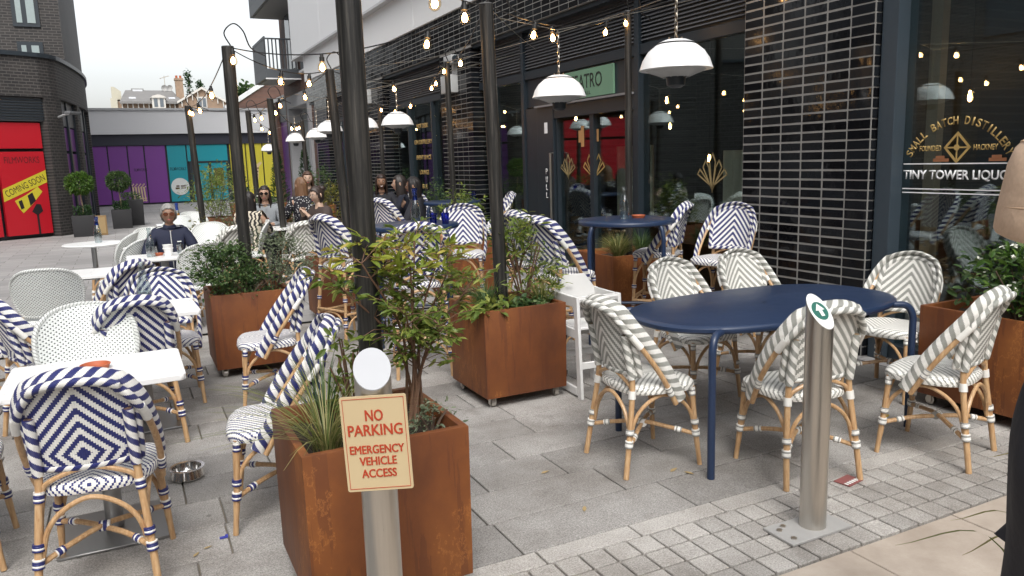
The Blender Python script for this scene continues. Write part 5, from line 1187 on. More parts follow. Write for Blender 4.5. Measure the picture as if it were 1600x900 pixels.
for x,y,rz,l,m_,s in ((2.38,3.02,.4,'dry leaf by the blue table leg','dry_leaf',.035),(1.75,2.87,1,'dry leaf on the front paving slabs','dry_leaf',.03),(1.80,3.33,.2,'pale dry leaf between planter and grey chair','dry_leaf',.03),(3.97,3.02,.3,'yellow leaf under the right end of the oval table','yellow_leaf',.05),(.12,3.32,.9,'small dry leaf near the side-on chair','dry_leaf',.022),(.17,3.36,.2,'small pale dry leaf near the dog bowl','dry_leaf',.02),(2.42,2.95,2,'curled leaf in front of the bollard','dry_leaf',.03)): fallen(x,y,rz,l,m_,s)
b=MB(); b.box((0,0,.004),(.035,.012,.006)); b.box((.012,.006,.008),(.012,.01,.006)); q=b.build('litter','blue_scrap'); q.location=(.24,3.42,0); tag(q,'tiny blue scrap of litter on the paving by the side-on chair','litter')
# ================================================================ PLANTS
pr_=np.random.RandomState(11)
def leaf_mesh(name,mats,pos,dirs,size,width=.32,fold=.18,droop=.25):
    """many small folded leaves in one mesh; pos,dirs arrays (n,3), size (n,)"""
    pos=np.asarray(pos,float); d=np.asarray(dirs,float); d/=np.linalg.norm(d,axis=1)[:,None]+1e-9; n=len(pos); size=np.asarray(size,float).reshape(-1,1)
    up=np.tile([0,0,1.],(n,1))+pr_.normal(0,.45,(n,3)); s=np.cross(d,up); s/=np.linalg.norm(s,axis=1)[:,None]+1e-9; u=np.cross(s,d)
    L=size; W=size*width
    P=[pos,pos+d*L*.35+s*W*.5+u*W*fold,pos+d*L*.35-s*W*.5+u*W*fold,pos+d*L*.4,pos+d*L*.75+s*W*.38+u*(W*fold-L*droop*.4),pos+d*L*.75-s*W*.38+u*(W*fold-L*droop*.4),pos+d*L-u*L*droop*.7]
    V=np.stack(P,1).reshape(-1,3); b=np.arange(n)*7
    F=[]
    for q in ((0,1,3),(0,3,2),(3,1,4),(3,4,6),(3,6,5),(3,5,2)): F.append(np.stack([b+i for i in q],1))
    F=np.stack(F,1).reshape(-1,3)
    me=bpy.data.meshes.new(name); me.from_pydata(V.tolist(),[],F.tolist())
    for q in (mats if isinstance(mats,(list,tuple)) else [mats]): me.materials.append(MATS[q])
    return me
def rnd_dirs(n,up=.2):
    d=pr_.normal(0,1,(n,3)); d[:,2]=d[:,2]*.6+up; return d
def shrub(x,y,z,label,rx,ry,h,n,size,mat,stems=7,width=.36,bark='bark',flowers=0,cat='shrub',name='shrub',clump=10,group=None,shape='dome',zlo=.15):
    t=thing(name,label,cat,(x,y,z),0,group)
    ends=[]; b=MB()
    for k in range(stems):
        a=2*PI*k/stems+rng.uniform(-.3,.3); q=rng.uniform(.35,.95); e=Vector((rx*q*math.cos(a),ry*q*math.sin(a),h*rng.uniform(.65,.97)*(1-.35*q*q)))
        P=catmull([(e.x*.08,e.y*.08,-.05),(e.x*.45,e.y*.45,e.z*.45),e],4); b.tube(P,[.006*(1-.7*i/8)+.0015 for i in range(9)],5)
    b.build('stem',bark,t)
    cl=[]
    for k in range(clump*4):
        a=pr_.uniform(0,2*PI); q=pr_.uniform(0,1)**.5; zz=pr_.uniform(zlo,1); rr=math.sqrt(max(.05,1-(max(zz-.35,0)/.68)**2)) if shape=='dome' else (.35+.65*zz)
        cl.append((rx*q*rr*math.cos(a),ry*q*rr*math.sin(a),h*zz,pr_.uniform(.6,1.2)))
    cl=np.array(cl); idx=pr_.randint(0,len(cl),n); sg=np.array([rx,ry,h*.6])*.17
    pos=cl[idx,:3]+pr_.normal(0,1,(n,3))*sg*cl[idx,3:4]; pos[:,2]=np.maximum(pos[:,2],.0)
    d=rnd_dirs(n,.25); d[:,:2]+=pos[:,:2]/max(rx,ry)*.9
    ob('foliage',leaf_mesh('foliage',mat,pos,d,pr_.uniform(.6,1.3,n)*size,width),t)['kind']='stuff'
    if flowers:
        fi=pr_.randint(0,len(cl),flowers); ctr=cl[fi,:3]*np.array([1.05,1.05,1.06])+pr_.normal(0,.02,(flowers,3)); k=7
        pos=np.repeat(ctr,k,0); d=rnd_dirs(flowers*k,.5); ob('flower',leaf_mesh('flower','petal_white',pos,d,np.full(flowers*k,.022),.7),t)['kind']='stuff'
    return t
def grass(x,y,z,label,n,L,spread,mat='grass_blade',wid=.004,name='grass_tuft',cat='grass',group=None):
    t=thing(name,label,cat,(x,y,z),0,group); b=MB()
    for k in range(n):
        a=rng.uniform(0,2*PI); l=L*rng.uniform(.5,1.1); s=spread*rng.uniform(.3,1.2); r0=rng.uniform(0,.05)
        ca,sa=math.cos(a),math.sin(a); pts=[]
        for i in range(6):
            q=i/5; pts.append(Vector((ca*(r0+s*q**1.6),sa*(r0+s*q**1.6),l*(q-.42*q**2.6*(s/spread)))))
        sd=Vector((-sa,ca,0)); vs=[]
        for i,p in enumerate(pts):
            w_=wid*(1-i/5)**.7+.0004; vs+=[p+sd*w_,p-sd*w_+Vector((0,0,w_*.5))]
        b.add(vs,[(2*i,2*i+1,2*i+3,2*i+2) for i in range(5)])
    o=b.build('blades',mat,t,smooth=False); o['kind']='stuff'; return t
SZ=.62
# front planter: nandina with loose leaves that can be picked apart
nd=thing('nandina_shrub','bronze and lime leaved shrub in the front planter, right of the thick pole','shrub',(.95,2.82,.58))
tips=[]; b=MB(); rs_=random.Random(5)
for ex,ey,hh in ((-.30,.0,.60),(-.20,-.06,.66),(-.10,.05,.70),(-.02,-.08,.66),(.05,.06,.72),(.12,-.03,.68),(.20,.05,.62),(.26,-.02,.55),(-.06,-.12,.46),(.08,-.10,.40)):
    e=Vector((ex,ey,hh)); P=catmull([(rs_.uniform(-.05,.05),rs_.uniform(-.04,.04),-.02),(e.x*.22,e.y*.3,hh*.55),e],5); b.tube(P,[.0075*(1-.6*i/10) for i in range(11)],6)
    for j in (5,6,7,8,9,10):
        p=P[j]
        for m_ in range(3 if j<9 else 5):
            a2=rs_.uniform(0,2*PI); l=rs_.uniform(.06,.15); el=rs_.uniform(-.1,.75); e2=p+Vector((math.cos(a2)*l,math.sin(a2)*l,l*el)); b.tube([p,p.lerp(e2,.5)+Vector((0,0,.015)),e2],.0016,4,cap=False); tips.append((p,e2,hh))
b.build('stem','bark_red',nd)
NLM=[]
for k in range(4):
    me=leaf_mesh('leaf','leaf_nandina',[(0,0,0)],[(1,0,.05)],[.048+.006*k],.26+.04*(k%2)); NLM.append(me)
cands=[]
for p,e,hh in tips:
    for j in range(7):
        q=rs_.uniform(.35,1.05); pos=p.lerp(e,q); dd=(e-p).normalized()+Vector((rs_.gauss(0,.6),rs_.gauss(0,.6),rs_.gauss(-.05,.35))); cands.append((pos,dd.normalized()))
rs_.shuffle(cands); cands.sort(key=lambda c:-(c[0].z+ (.2 if c[0].y<.05 else 0)))
def leaf_rot(d): return d.to_track_quat('X','Z').to_euler()
up_=[c for c in cands if c[0].z>.33][:298]; rest=[c for c in cands if c not in up_]
for i,(p,d) in enumerate(up_):
    o=ob('leaf',NLM[i%4],nd,p); o.rotation_euler=leaf_rot(d); o.rotation_euler.x+=rs_.uniform(-.8,.8)
ob('foliage',leaf_mesh('foliage','leaf_lime',[tuple(c[0]) for c in rest],[tuple(c[1]) for c in rest],[.050]*len(rest),.30),nd)['kind']='stuff'
grass(.56,2.68,.58,'arching grass clump in the front planter on its left side',170,.38,.40,wid=.0020); grass(.62,2.95,.58,'upright green grass at the back left of the front planter',45,.42,.16,'leaf_mid',wid=.003)
shrub(.95,2.66,.58,'low dry plant with tiny pale leaves in the front planter corner',.10,.09,.12,260,.022,'leaf_silver',5,.4,flowers=0)
shrub(.74,2.98,.58,'leafy green shrub behind the front bollard',.13,.10,.38,200,.05,'leaf_lime',8,.36,'bark_red')
# middle planter
shrub(2.42,4.72,.60,'tall feathery green shrub in the middle planter',.22,.20,.56,560,.066,'leaf_lime',9,.22,'bark_red'); shrub(2.40,4.78,.87,'yellow green shoots topping the middle planter shrub',.17,.15,.32,260,.062,'leaf_lime',6,.24,'bark_red')
grass(2.09,4.66,.58,'spiky grass on the left of the middle planter',160,.30,.18,'leaf_mid',wid=.004); grass(2.48,4.58,.58,'fine grass at the right of the middle planter',150,.25,.12); shrub(2.32,4.50,.59,'low creeping green plant over the rim of the middle planter',.22,.06,.08,260,.04,'leaf_mid',6,.7); shrub(2.04,4.48,.59,'lime leaved runner over the left rim of the middle planter',.16,.12,.11,110,.065,'leaf_lime',5,.45)
# left planter
shrub(.62,6.38,.60,'dense green shrub in the left planter',.31,.28,.38,2000,.036,'leaf_mid',9,.5); shrub(1.00,6.44,.60,'grey green bushy shrub on the right of the left planter',.32,.28,.44,2200,.026,'leaf_silver',9,.5); shrub(.78,6.22,.60,'mid green sprawling plant at the front rim of the left planter',.30,.10,.22,800,.03,'leaf_mid',7,.5)
# right planter and others
shrub(4.70,2.70,.58,'glossy green shrub with clusters of white flowers in the right planter',.30,.32,.40,900,.060,'leaf_mid',10,.42,flowers=26); shrub(4.55,2.62,.60,'paler leafy shoots of the white flowered shrub at the right edge',.22,.26,.38,330,.055,'leaf_bright',7,.42,flowers=14)
grass(4.45,6.55,.56,'pale tufted grass under the right bar table',420,.34,.24,wid=.003); grass(4.78,6.62,.56,'greener grass at the right of the bar table planter',220,.34,.22,'leaf_mid',wid=.003)
shrub(3.6,8.6,.58,'lime green shrub in front of the second brick column',.30,.28,.60,1100,.05,'leaf_lime',8,.4); shrub(1.95,8.0,.58,'yellow green plant in the planter under the tilted bar stool',.26,.25,.18,400,.05,'leaf_olive',7,.4)
shrub(1.9,12.6,.58,'green shrub with white flowers beside the woman in sunglasses',.42,.38,.55,1500,.05,'leaf_mid',9,.4,flowers=45); shrub(2.9,11.9,.5,'golden yellow shrub behind the woman in glasses',.36,.36,.75,1300,.055,'leaf_olive',9,.35); shrub(3.9,13.9,.58,'dark green plant behind the smiling woman',.35,.35,.65,1000,.06,'leaf_mid',8,.3)
shrub(1.55,12.2,.1,'loose grey green bush left of the thinner pole',.55,.45,1.15,1600,.05,'leaf_silver',10,.35); shrub(1.62,16.2,.58,'tall yellow green shrub before the yellow hoarding',.55,.5,1.0,1500,.07,'leaf_lime',9,.35); shrub(.98,12.0,.1,'bushy rust tinted green plant by the orange bottle',.40,.32,.72,1100,.05,'leaf_olive',8,.4); shrub(4.2,18.8,.58,'green shrub farthest along the restaurant front',.4,.4,.9,900,.07,'leaf_mid',8,.35); shrub(4.55,12.0,.1,'leafy plant at the foot of the second brick column',.25,.3,1.1,900,.06,'leaf_mid',8,.3)
# slim conifers in the pots near the yellow hoarding
for x,y,l in ((3.1,24.5,'small dark conifer left before the yellow hoarding'),(4.0,23.0,'small dark conifer right before the yellow hoarding'),(4.75,22.9,'small dark conifer beside the grey entrance')):
    t=thing('conifer',l,'tree',(x,y,.0)); b=MB(); b.tube([(0,0,.4),(0,0,1.6)],.03,6); b.build('trunk','bark',t); b=MB(); b.frust((0,0,0),.5,.5,.6,.6,.55); b.build('pot','corten_steel',t,bevel=.01)
    n=900; z=pr_.uniform(0,1,n); a=pr_.uniform(0,2*PI,n); rr=.30*(1-z)**.8*pr_.uniform(.5,1,n); pos=np.stack([rr*np.cos(a),rr*np.sin(a),.55+1.45*z],1); d=np.stack([np.cos(a),np.sin(a),np.full(n,.9)],1); ob('crown',leaf_mesh('crown','leaf_dark',pos,d,np.full(n,.10),.25),t)
# topiary balls
def topiary(x,y,l,board=False):
    t=thing('topiary_tree',l,'tree',(x,y,0),0,'lollipop topiary trees in black pots'); b=MB(); b.tube(catmull([(0,0,.5),(.02,.01,.8),(-.01,0,1.15),(0,0,1.5)],4),.022,7); b.build('trunk','bark_pale',t); t.scale=(.66,.66,.88)
    n=2600; d=pr_.normal(0,1,(n,3)); d/=np.linalg.norm(d,axis=1)[:,None]; r_=.42*pr_.uniform(.55,1.0,n)**.6*(1+.10*np.sin(d[:,0]*7+x)*np.cos(d[:,2]*6+d[:,1]*5)); pos=d*r_[:,None]*np.array([1.12,1.12,.72])+np.array([0,0,1.50]); ob('crown',leaf_mesh('crown',['leaf_mid' if not board else 'leaf_bright'],pos,d+pr_.normal(0,.5,(n,3)),pr_.uniform(.05,.1,n),.5),t)
    n=500; pos=np.stack([pr_.uniform(-.3,.3,n),pr_.uniform(-.3,.3,n),pr_.uniform(.55,.85,n)],1); ob('undergrowth',leaf_mesh('undergrowth','leaf_dark',pos,rnd_dirs(n,.6),np.full(n,.09),.35),t)
    b=MB(); b.frust((0,0,0),.74,.74,.78,.78,.60); b.build('pot','pot_black',t,bevel=.015); return t
topiary(-.98,22.35,'bright green lollipop topiary tree in the nearer black pot beside the kraft board',True); topiary(-.12,24.6,'dark green lollipop topiary tree in the farther black pot')
kb=thing('display_board','kraft brown board leaning at the nearer black topiary pot','board',(-.60,22.25,0)); kb.scale=(.75,.75,.8); b=MB(); b.box((0,0,.32),(.36,.06,.62)); b.build('panel','kraft_board',kb,bevel=.01); b=MB(); b.box((0,-.033,.32),(.26,.006,.5)); b.build('face',plain('kraft_pale',(.33,.23,.11),.7),kb)
t=thing('black_planter','plain black planter box behind the farther topiary','planter',(.16,25.7,0)); b=MB(); b.frust((0,0,0),.6,.6,.64,.64,.75); b.build('pot','pot_black',t,bevel=.015); n=200; ob('leaves',leaf_mesh('leaves','leaf_mid',np.stack([pr_.uniform(-.25,.25,n),pr_.uniform(-.25,.25,n),pr_.uniform(.72,.95,n)],1),rnd_dirs(n,.6),np.full(n,.1),.3),t)
# trees beyond the roofs
def bigtree(x,y,l,h,r_,n=3000,mat='leaf_dark',kind='round'):
    t=thing('tree',l,'tree',(x,y,0)); b=MB(); b.tube(catmull([(0,0,0),(.1,0,h*.4),(0,.1,h*.8)],5),[.3*(1-.07*i) for i in range(11)],8)
    b.build('trunk','bark',t)
    cl=[]
    for k in range(46):
        z=pr_.uniform(.35,1); rr=r_*(pr_.uniform(0,1)**.5)*(math.sqrt(max(.02,1-((z-.55)/.47)**2)) if kind=='round' else (1.05-z)); a=pr_.uniform(0,2*PI); cl.append((rr*math.cos(a),rr*math.sin(a),h*z))
    b=MB()
    for c in cl[:14]: b.tube([(0,0,h*.35),(c[0]*.5,c[1]*.5,c[2]*.75),c],[.09,.05,.02],5)
    b.build('branch','bark',t)
    cl=np.array(cl); idx=pr_.randint(0,len(cl),n); pos=cl[idx]+pr_.normal(0,1,(n,3))*r_*.16; ob('crown',leaf_mesh('crown',mat,pos,rnd_dirs(n,.1),pr_.uniform(.25,.5,n),.55),t)
bigtree(8.1,56,'leafy tree rising behind the sloping white coping',7.0,1.15,2600,mat='leaf_mid'); bigtree(10.6,132,'small pointed conifer behind the brick chimney',16.2,1.6,900,kind='cone'); bigtree(12.2,133,'second pointed conifer behind the brick chimney',15.0,1.3,800,kind='cone')
# spiky plant at the right edge foreground
sp=thing('spiky_plant','long leaf tips of a spiky plant poking in at the lower right edge','plant',(2.10,1.04,.0)); b=MB()
for (e,w_) in (((1.72,1.30,.52),.008),((1.83,1.22,.60),.009),((1.86,1.20,.50),.009),((2.1,1.3,.7),.01),((2.3,1.1,.6),.01)):
    e=Vector(e)-Vector((2.02,1.02,0)); P=catmull([(0,0,.25),(e.x*.45,e.y*.45,max(e.z,.55)+.02),e],6); vs=[]
    for i,p in enumerate(P): q=w_*(1-(i/12)**2)+.001; vs+=[p+Vector((.4*q,.9*q,0)),p-Vector((.4*q,.9*q,-q*.4))]
    b.add(vs,[(2*i,2*i+1,2*i+3,2*i+2) for i in range(len(P)-1)])
b.build('leaf','grass_blade',sp,smooth=False); b=MB(); b.lathe([(.001,0),(.12,0),(.15,.28),(.13,.28),(.12,.24),(.001,.24)],20); b.build('pot','pot_black',sp)
# indoor palms
for x,y,l in ((7.0,5.9,'dark palm behind the glass left of the black brick column'),(7.6,6.7,'second dark palm deeper behind the glass')):
    t=thing('indoor_palm',l,'plant',(x,y,0)); b=MB(); b.lathe([(.001,0),(.18,0),(.22,.45),(.19,.45),(.001,.4)],18); b.build('pot','pot_black',t); n=0; PP=[];DD=[]
    b=MB()
    for k in range(15):
        a=2*PI*k/15+rng.uniform(-.2,.2); l_=rng.uniform(.7,1.2); P=catmull([(0,0,.4),(l_*.35*math.cos(a),l_*.35*math.sin(a),1.2+rng.uniform(-.2,.3)),(l_*math.cos(a),l_*math.sin(a),.95+rng.uniform(-.2,.3))],8); b.tube(P,.006,5)
        for p in P[5:]:
            for s_ in (-1,1): PP.append(tuple(p)); DD.append((math.cos(a)-s_*math.sin(a)*1.1,math.sin(a)+s_*math.cos(a)*1.1,-.35))
    b.build('stem','leaf_dark',t); ob('frond',leaf_mesh('frond','leaf_dark',PP,DD,np.full(len(PP),.30),.10),t)
# ================================================================ PEOPLE
def skin(verts,edges,radii,name,mat,parent,sub=2,extra=None):
    me=bpy.data.meshes.new('t'); me.from_pydata(verts,edges,[]); o=bpy.data.objects.new('t',me); COL.objects.link(o)
    o.modifiers.new('s','SKIN').use_smooth_shade=True; mo=o.modifiers.new('u','SUBSURF'); mo.levels=sub; mo.render_levels=sub
    for i,sv in enumerate(me.skin_vertices[0].data): r_=radii[i]; sv.radius=(r_,r_) if not isinstance(r_,tuple) else r_; sv.use_root=(i==0)
    dg=bpy.context.evaluated_depsgraph_get(); dg.update(); m2=bpy.data.meshes.new_from_object(o.evaluated_get(dg)); bpy.data.objects.remove(o); bpy.data.meshes.remove(me)
    if extra:
        bm=bmesh.new(); bm.from_mesh(m2)
        for e in extra: bm.from_mesh(e)
        bm.to_mesh(m2); bm.free()
    m2.materials.clear(); m2.materials.append(MATS[mat]); m2.name=name; m2.shade_smooth(); return ob(name,m2,parent)
def sph(nu,nv,fn):
    b=MB(); vs=[]
    for j in range(nv+1):
        t=PI*j/nv
        for i in range(nu): p=2*PI*i/nu; vs.append(fn(math.sin(t)*math.cos(p),math.sin(t)*math.sin(p),math.cos(t)))
    b.add(vs,[(j*nu+i,(j+1)*nu+i,(j+1)*nu+(i+1)%nu,j*nu+(i+1)%nu) for j in range(nv) for i in range(nu)]); return b
def head_fn(c,yaw=0,pitch=0):
    c=Vector(c); Mz=Matrix.Rotation(yaw,3,'Z')@Matrix.Rotation(pitch,3,'X')
    def g_(x,y,z):
        X,Y,Z=.080*x,.096*y,.118*z
        if z<-.1: k=(-.1-z); X*=1-.42*k; Y*=1-.18*k if y>0 else 1-.35*k
        if y>0:
            def G(cx,cz,s): return math.exp(-((x-cx)**2+(z-cz)**2)/s**2)
            Y+=.021*G(0,-.16,.13)+.012*G(0,.02,.10)+.006*G(0,-.50,.2)+.007*G(0,-.86,.22)-.011*(G(.38,.08,.17)+G(-.38,.08,.17))+.005*(G(.36,.26,.2)+G(-.36,.26,.2))+.004*(G(.5,-.2,.25)+G(-.5,-.2,.25))
        return c+Mz@Vector((X,Y,Z))
    def at(x,y,z): return c+Mz@Vector((x,y,z))
    return g_,at,Mz
def person(label,x,y,h,skin_c,hair_c,top,bottom,hands,sitting=True,sc=1,z=0,hair='short',yaw=0,pitch=0,lean=.0,glasses=None,smile=False,collar=False,headoff=0,hipoff=0,tuck=False):
    t=thing('person',label,'person',(x,y,z),R(h)); t.scale=(sc,sc,sc)
    sk='skin_%d'%int(sum(skin_c)*1000); plain(sk,skin_c,.5,var=.06); hc_='hair_%d'%int(sum(hair_c)*1000)
    if hc_ not in MATS:
        q=N(hc_); n=q.noise(40,3,q.scale(q.obj(),(1,1,.12))); q.bump(n,.006,.8); MATS[hc_]=q.set(q.mix(n,tuple(v*.55 for v in hair_c),tuple(min(1,v*1.4) for v in hair_c)),.5)
    if sitting: pel=Vector((0,0,.55)); kn=[Vector((s*.11,.42,.52)) for s in(-1,1)]; an=[Vector((s*.12,.40,.09)) for s in (-1,1)]
    else: pel=Vector((0,0,.93)); kn=[Vector((s*.10,.02,.50)) for s in (-1,1)]; an=[Vector((s*.11,-.02,.08)) for s in (-1,1)]
    pel=pel+Vector((hipoff,0,0)); ch=pel+Vector((-hipoff,lean*.6+.01,.32)); nk=pel+Vector((-hipoff,lean+.0,.53)); hd=nk+Vector((headoff,.035,.158))
    V=[pel,pel+Vector((0,lean*.3,.16)),ch,nk,nk+Vector((headoff*.7,.015,.09))]; Ed=[(0,1),(1,2),(2,3),(3,4)]; Rr=[(.14,.105),(.125,.10),(.15,.10),(.065,.06),(.05,.055)]
    TV,TE,TR=[pel+Vector((0,0,-.02)),pel+Vector((0,lean*.3,.16)),ch,nk-Vector((0,0,.02)),pel+Vector((0,0,-.10))],[(0,1),(1,2),(2,3),(0,4)],[(.165,.135),(.15,.125),(.18,.125),(.105,.092),(.10,.09)]
    for i,s in enumerate((-1,1)):
        hp=pel+Vector((s*.09,0,-.02)); b0=len(V); V+=[hp,kn[i],an[i],an[i]+Vector((s*.02,.15,-.05))]; Ed+=[(0,b0),(b0,b0+1),(b0+1,b0+2),(b0+2,b0+3)]; Rr+=[(.085,.085),(.058,.058),(.04,.04),(.035,.028)]
        sh=nk+Vector((s*.175,-.01,-.06)); hand=Vector(hands[i]); d=hand-sh; L=d.length; ua=.29; fa=.26; k=min(L,ua+fa-.01); mid=sh+d*.5; hgt=math.sqrt(max(0,ua*ua-(k/2)**2)); bend=Vector((s*.10,-.6,-.8)) if tuck else Vector((s*.55,-.35,-.8)); bend-=d.normalized()*bend.dot(d.normalized()); el=mid+bend.normalized()*hgt
        wr=sh+d*(1 if L<ua+fa else (ua+fa)/L)
        b0=len(V); V+=[sh,el,wr]; Ed+=[(2,b0),(b0,b0+1),(b0+1,b0+2)]; Rr+=[(.06,.06),(.042,.042),(.028,.024)]
        dirh=(wr-el).normalized(); side=dirh.cross(Vector((0,0,1))).normalized()*(-s); pm=wr+dirh*.055; V.append(pm); Ed.append((b0+2,b0+3)); Rr.append((.035,.018))
        for f,(off,l_) in enumerate(((-.027,.068),(-.009,.078),(.009,.074),(.027,.058))):
            k0=len(V); q=pm+side*off+dirh*.03; V+=[q,q+dirh*l_*.55-Vector((0,0,.008)),q+dirh*l_*.9-Vector((0,0,.028))]; Ed+=[(b0+3,k0),(k0,k0+1),(k0+1,k0+2)]; Rr+=[.0095,.009,.0075]
        k0=len(V); q=wr+dirh*.02-side*.024; V+=[q,q+dirh*.03-side*.02,q+dirh*.06-side*.022]; Ed+=[(b0+2,k0),(k0,k0+1),(k0+1,k0+2)]; Rr+=[.012,.010,.008]
        b1=len(TV); TV+=[sh,el,wr-dirh*.02]; TE+=[(2,b1),(b1,b1+1),(b1+1,b1+2)]; TR+=[(.082,.082),(.060,.060),(.044,.044)]
    gf,at,Mz=head_fn(hd,yaw,pitch); hm=sph(28,22,gf); ears=[]
    hme=hm.mesh('h',sk)
    for s in (-1,1): ears.append(sph(8,6,lambda a,b_,c,s=s: at(s*.082+.010*a,-.008+.020*b_,-.005+.032*c)).mesh('e',sk))
    body=skin([tuple(v) for v in V],Ed,Rr,'body',sk,t,2,[hme]+ears)
    sh_=skin([tuple(v) for v in TV],TE,TR,'top',top,t,2)
    PV=[pel+Vector((0,0,.02))]+[q for i in (0,1) for q in (pel+Vector(((-1,1)[i]*.10,0,-.02)),kn[i],an[i]+Vector((0,0,.02)))]+[pel+Vector((0,0,.10))]; skin([tuple(v) for v in PV],[(0,1),(1,2),(2,3),(0,4),(4,5),(5,6),(0,7)],[(.15,.12),(.112,.112),(.08,.08),(.06,.06),(.112,.112),(.08,.08),(.06,.06),(.07,.06)],'trousers',bottom,t,2)
    for i,s in enumerate((-1,1)):
        a=an[i]; skin([tuple(a+Vector((0,-.03,-.03))),tuple(a+Vector((s*.01,.06,-.05))),tuple(a+Vector((s*.02,.17,-.055)))],[(0,1),(1,2)],[(.045,.05),(.045,.035),(.04,.025)],'shoe','pot_black',t,1)
    # face
    for s in (-1,1):
        sph(10,8,lambda a,b_,c,s=s: at(s*.028+.013*a,.081+.008*b_,.010+.0075*c)).build('eye',plain('eye_white',(.55,.53,.5),.3),t); sph(8,6,lambda a,b_,c,s=s: at(s*.028+.006*a,.088+.004*b_,.010+.006*c)).build('iris',plain('iris_dark',(.02,.012,.01),.2),t)
        sph(8,6,lambda a,b_,c,s=s: at(s*.030+.018*a,.086+.005*b_,.031+.004*c-.003*a*a)).build('eyebrow',hc_,t)
    sph(12,6,lambda a,b_,c: at(.024*a,.088+.007*b_-.012*a*a,-.058+.0065*c+(.010*a*a if smile else .0))).build('mouth',plain('lips',(.36,.10,.09),.45) if not smile else plain('teeth_white',(.72,.70,.66),.4),t)
    if smile: sph(12,6,lambda a,b_,c: at(.026*a,.085+.007*b_-.012*a*a,-.066+.005*c+.012*a*a)).build('lip','lips',t)
    if glasses:
        gm=plain('glasses_'+glasses,(.012,.010,.010) if glasses=='dark' else (.10,.035,.02) if glasses=='brown' else (.25,.2,.17),.15)
        b=MB()
        for s in (-1,1):
            if glasses=='wire':
                b.tube([at(s*.032+.024*math.cos(q),.103,.008+.019*math.sin(q)) for q in [2*PI*i/14 for i in range(14)]],.0022,5,closed=True)
            else: b.tube([at(s*.033,.099-.002,.008),at(s*.033,.106,.008)],.026,14,ell=(.85,1.05))
            b.tube([at(s*.056,.098,.014),at(s*.076,.05,.014),at(s*.080,-.01,.012)],.003,5)
        b.tube([at(-.012,.106,.014),at(.012,.106,.014)],.003,5); b.build('glasses',gm,t)
    # hair
    def hshell(extra,L,cut):
        b=MB(); nu,nv=32,22; vs=[];keep=[]
        for j in range(nv+1):
            tt=PI*j/nv
            for i in range(nu):
                p=2*PI*i/nu; X,Y,Z=math.sin(tt)*math.cos(p),math.sin(tt)*math.sin(p),math.cos(tt); k=1+extra+.05*math.sin(9*p+4*Z)*abs(math.sin(tt))
                q=Vector((.083*X*k,.099*Y*k,.120*Z*k)); 
                if Z<.05 and L>0:
                    dn=(.05-Z); q.z-=L*dn*(1+.10*math.sin(5*p)); q.x*=1+.35*dn*(1 if L<.5 else 1.2); q.y=q.y*(1-.2*dn)-.03*dn
                vs.append(at(*q)); keep.append((Y>cut(Z)))
        fs=[(j*nu+i,(j+1)*nu+i,(j+1)*nu+(i+1)%nu,j*nu+(i+1)%nu) for j in range(nv) for i in range(nu)]
        fs=[f for f in fs if not all(keep[q] for q in f)]; b.add(vs,fs); o=b.build('hair',hc_,t); m_=o.modifiers.new('th','SOLIDIFY'); m_.thickness=.012; m_.offset=-1; return o
    if hair=='short': hshell(.10,0,lambda Z: .62-.9*max(0,.55-Z) if Z<.62 else 2)
    elif hair=='long': hshell(.10,.40,lambda Z: .45 if Z<.62 else 2)
    elif hair=='bun': hshell(.08,0,lambda Z: .5-.5*max(0,.4-Z) if Z<.6 else 2); sph(12,10,lambda a,b_,c: at(.05*a,-.10+.05*b_,.07+.045*c)).build('hair_bun',hc_,t)
    t['_h']=0; del t['_h']
    return t,at,V
def cloth(name,col,rough=.8,stripes=None):
    q=N(name); n=q.noise(120,2); f=q.noise(7,4); q.bump(f,.02,.5)
    c=q.mix(n,tuple(v*.85 for v in col),tuple(min(1,v*1.12) for v in col)); MATS[name]=q.set(c,rough); return name
cloth('navy_jacket',(.010,.014,.038)); cloth('black_cloth',(.016,.017,.024)); cloth('grey_cloth',(.24,.26,.28)); cloth('white_cloth',(.6,.6,.58)); cloth('dark_navy_cloth',(.012,.015,.028)); cloth('mauve_cloth',(.055,.038,.034)); cloth('hat_cloth',(.62,.45,.32))
def _zebra():
    q=N('zebra_cloth'); wv=q.n('ShaderNodeTexWave'); wv.inputs['Scale'].default_value=9; wv.inputs['Distortion'].default_value=7; wv.inputs['Detail'].default_value=2; q.l(q.scale(q.obj(),(.6,.6,1.5)),wv.inputs['Vector']); MATS['zebra_cloth']=q.set(q.mix(q.math('GREATER_THAN',wv.outputs[1],.5),(.02,.018,.018),(.58,.52,.42)),.8)
    q=N('dotted_cloth'); v=q.n('ShaderNodeTexVoronoi'); v.inputs['Scale'].default_value=34; q.l(q.obj(),v.inputs['Vector']); MATS['dotted_cloth']=q.set(q.mix(q.math('LESS_THAN',v.outputs['Distance'],.28),(.015,.015,.022),(.6,.6,.6)),.8)
_zebra()
BR=(.27,.15,.095); LT=(.45,.28,.20); PALE=(.52,.36,.27)
p_,at,V=person('older seated man with grey hair and dark glasses in a navy zipped jacket',.40,9.10,180,BR,(.24,.235,.225),'navy_jacket','dark_navy_cloth',[(-.17,.36,.74),(.22,.34,.73)],sc=.91,hair='short',glasses='brown')
b=MB(); b.tube([V[0]+Vector((0,.125,.02)),V[1]+Vector((0,.128,0)),V[2]+Vector((0,.122,.05)),V[3]+Vector((0,.085,-.03))],.006,6); b.build('zip','box_grey',p_)
b=MB(); b.box((-.085,.118,V[2].z+.05),(.045,.012,.010)); b.build('chest_mark','disc_white',p_)
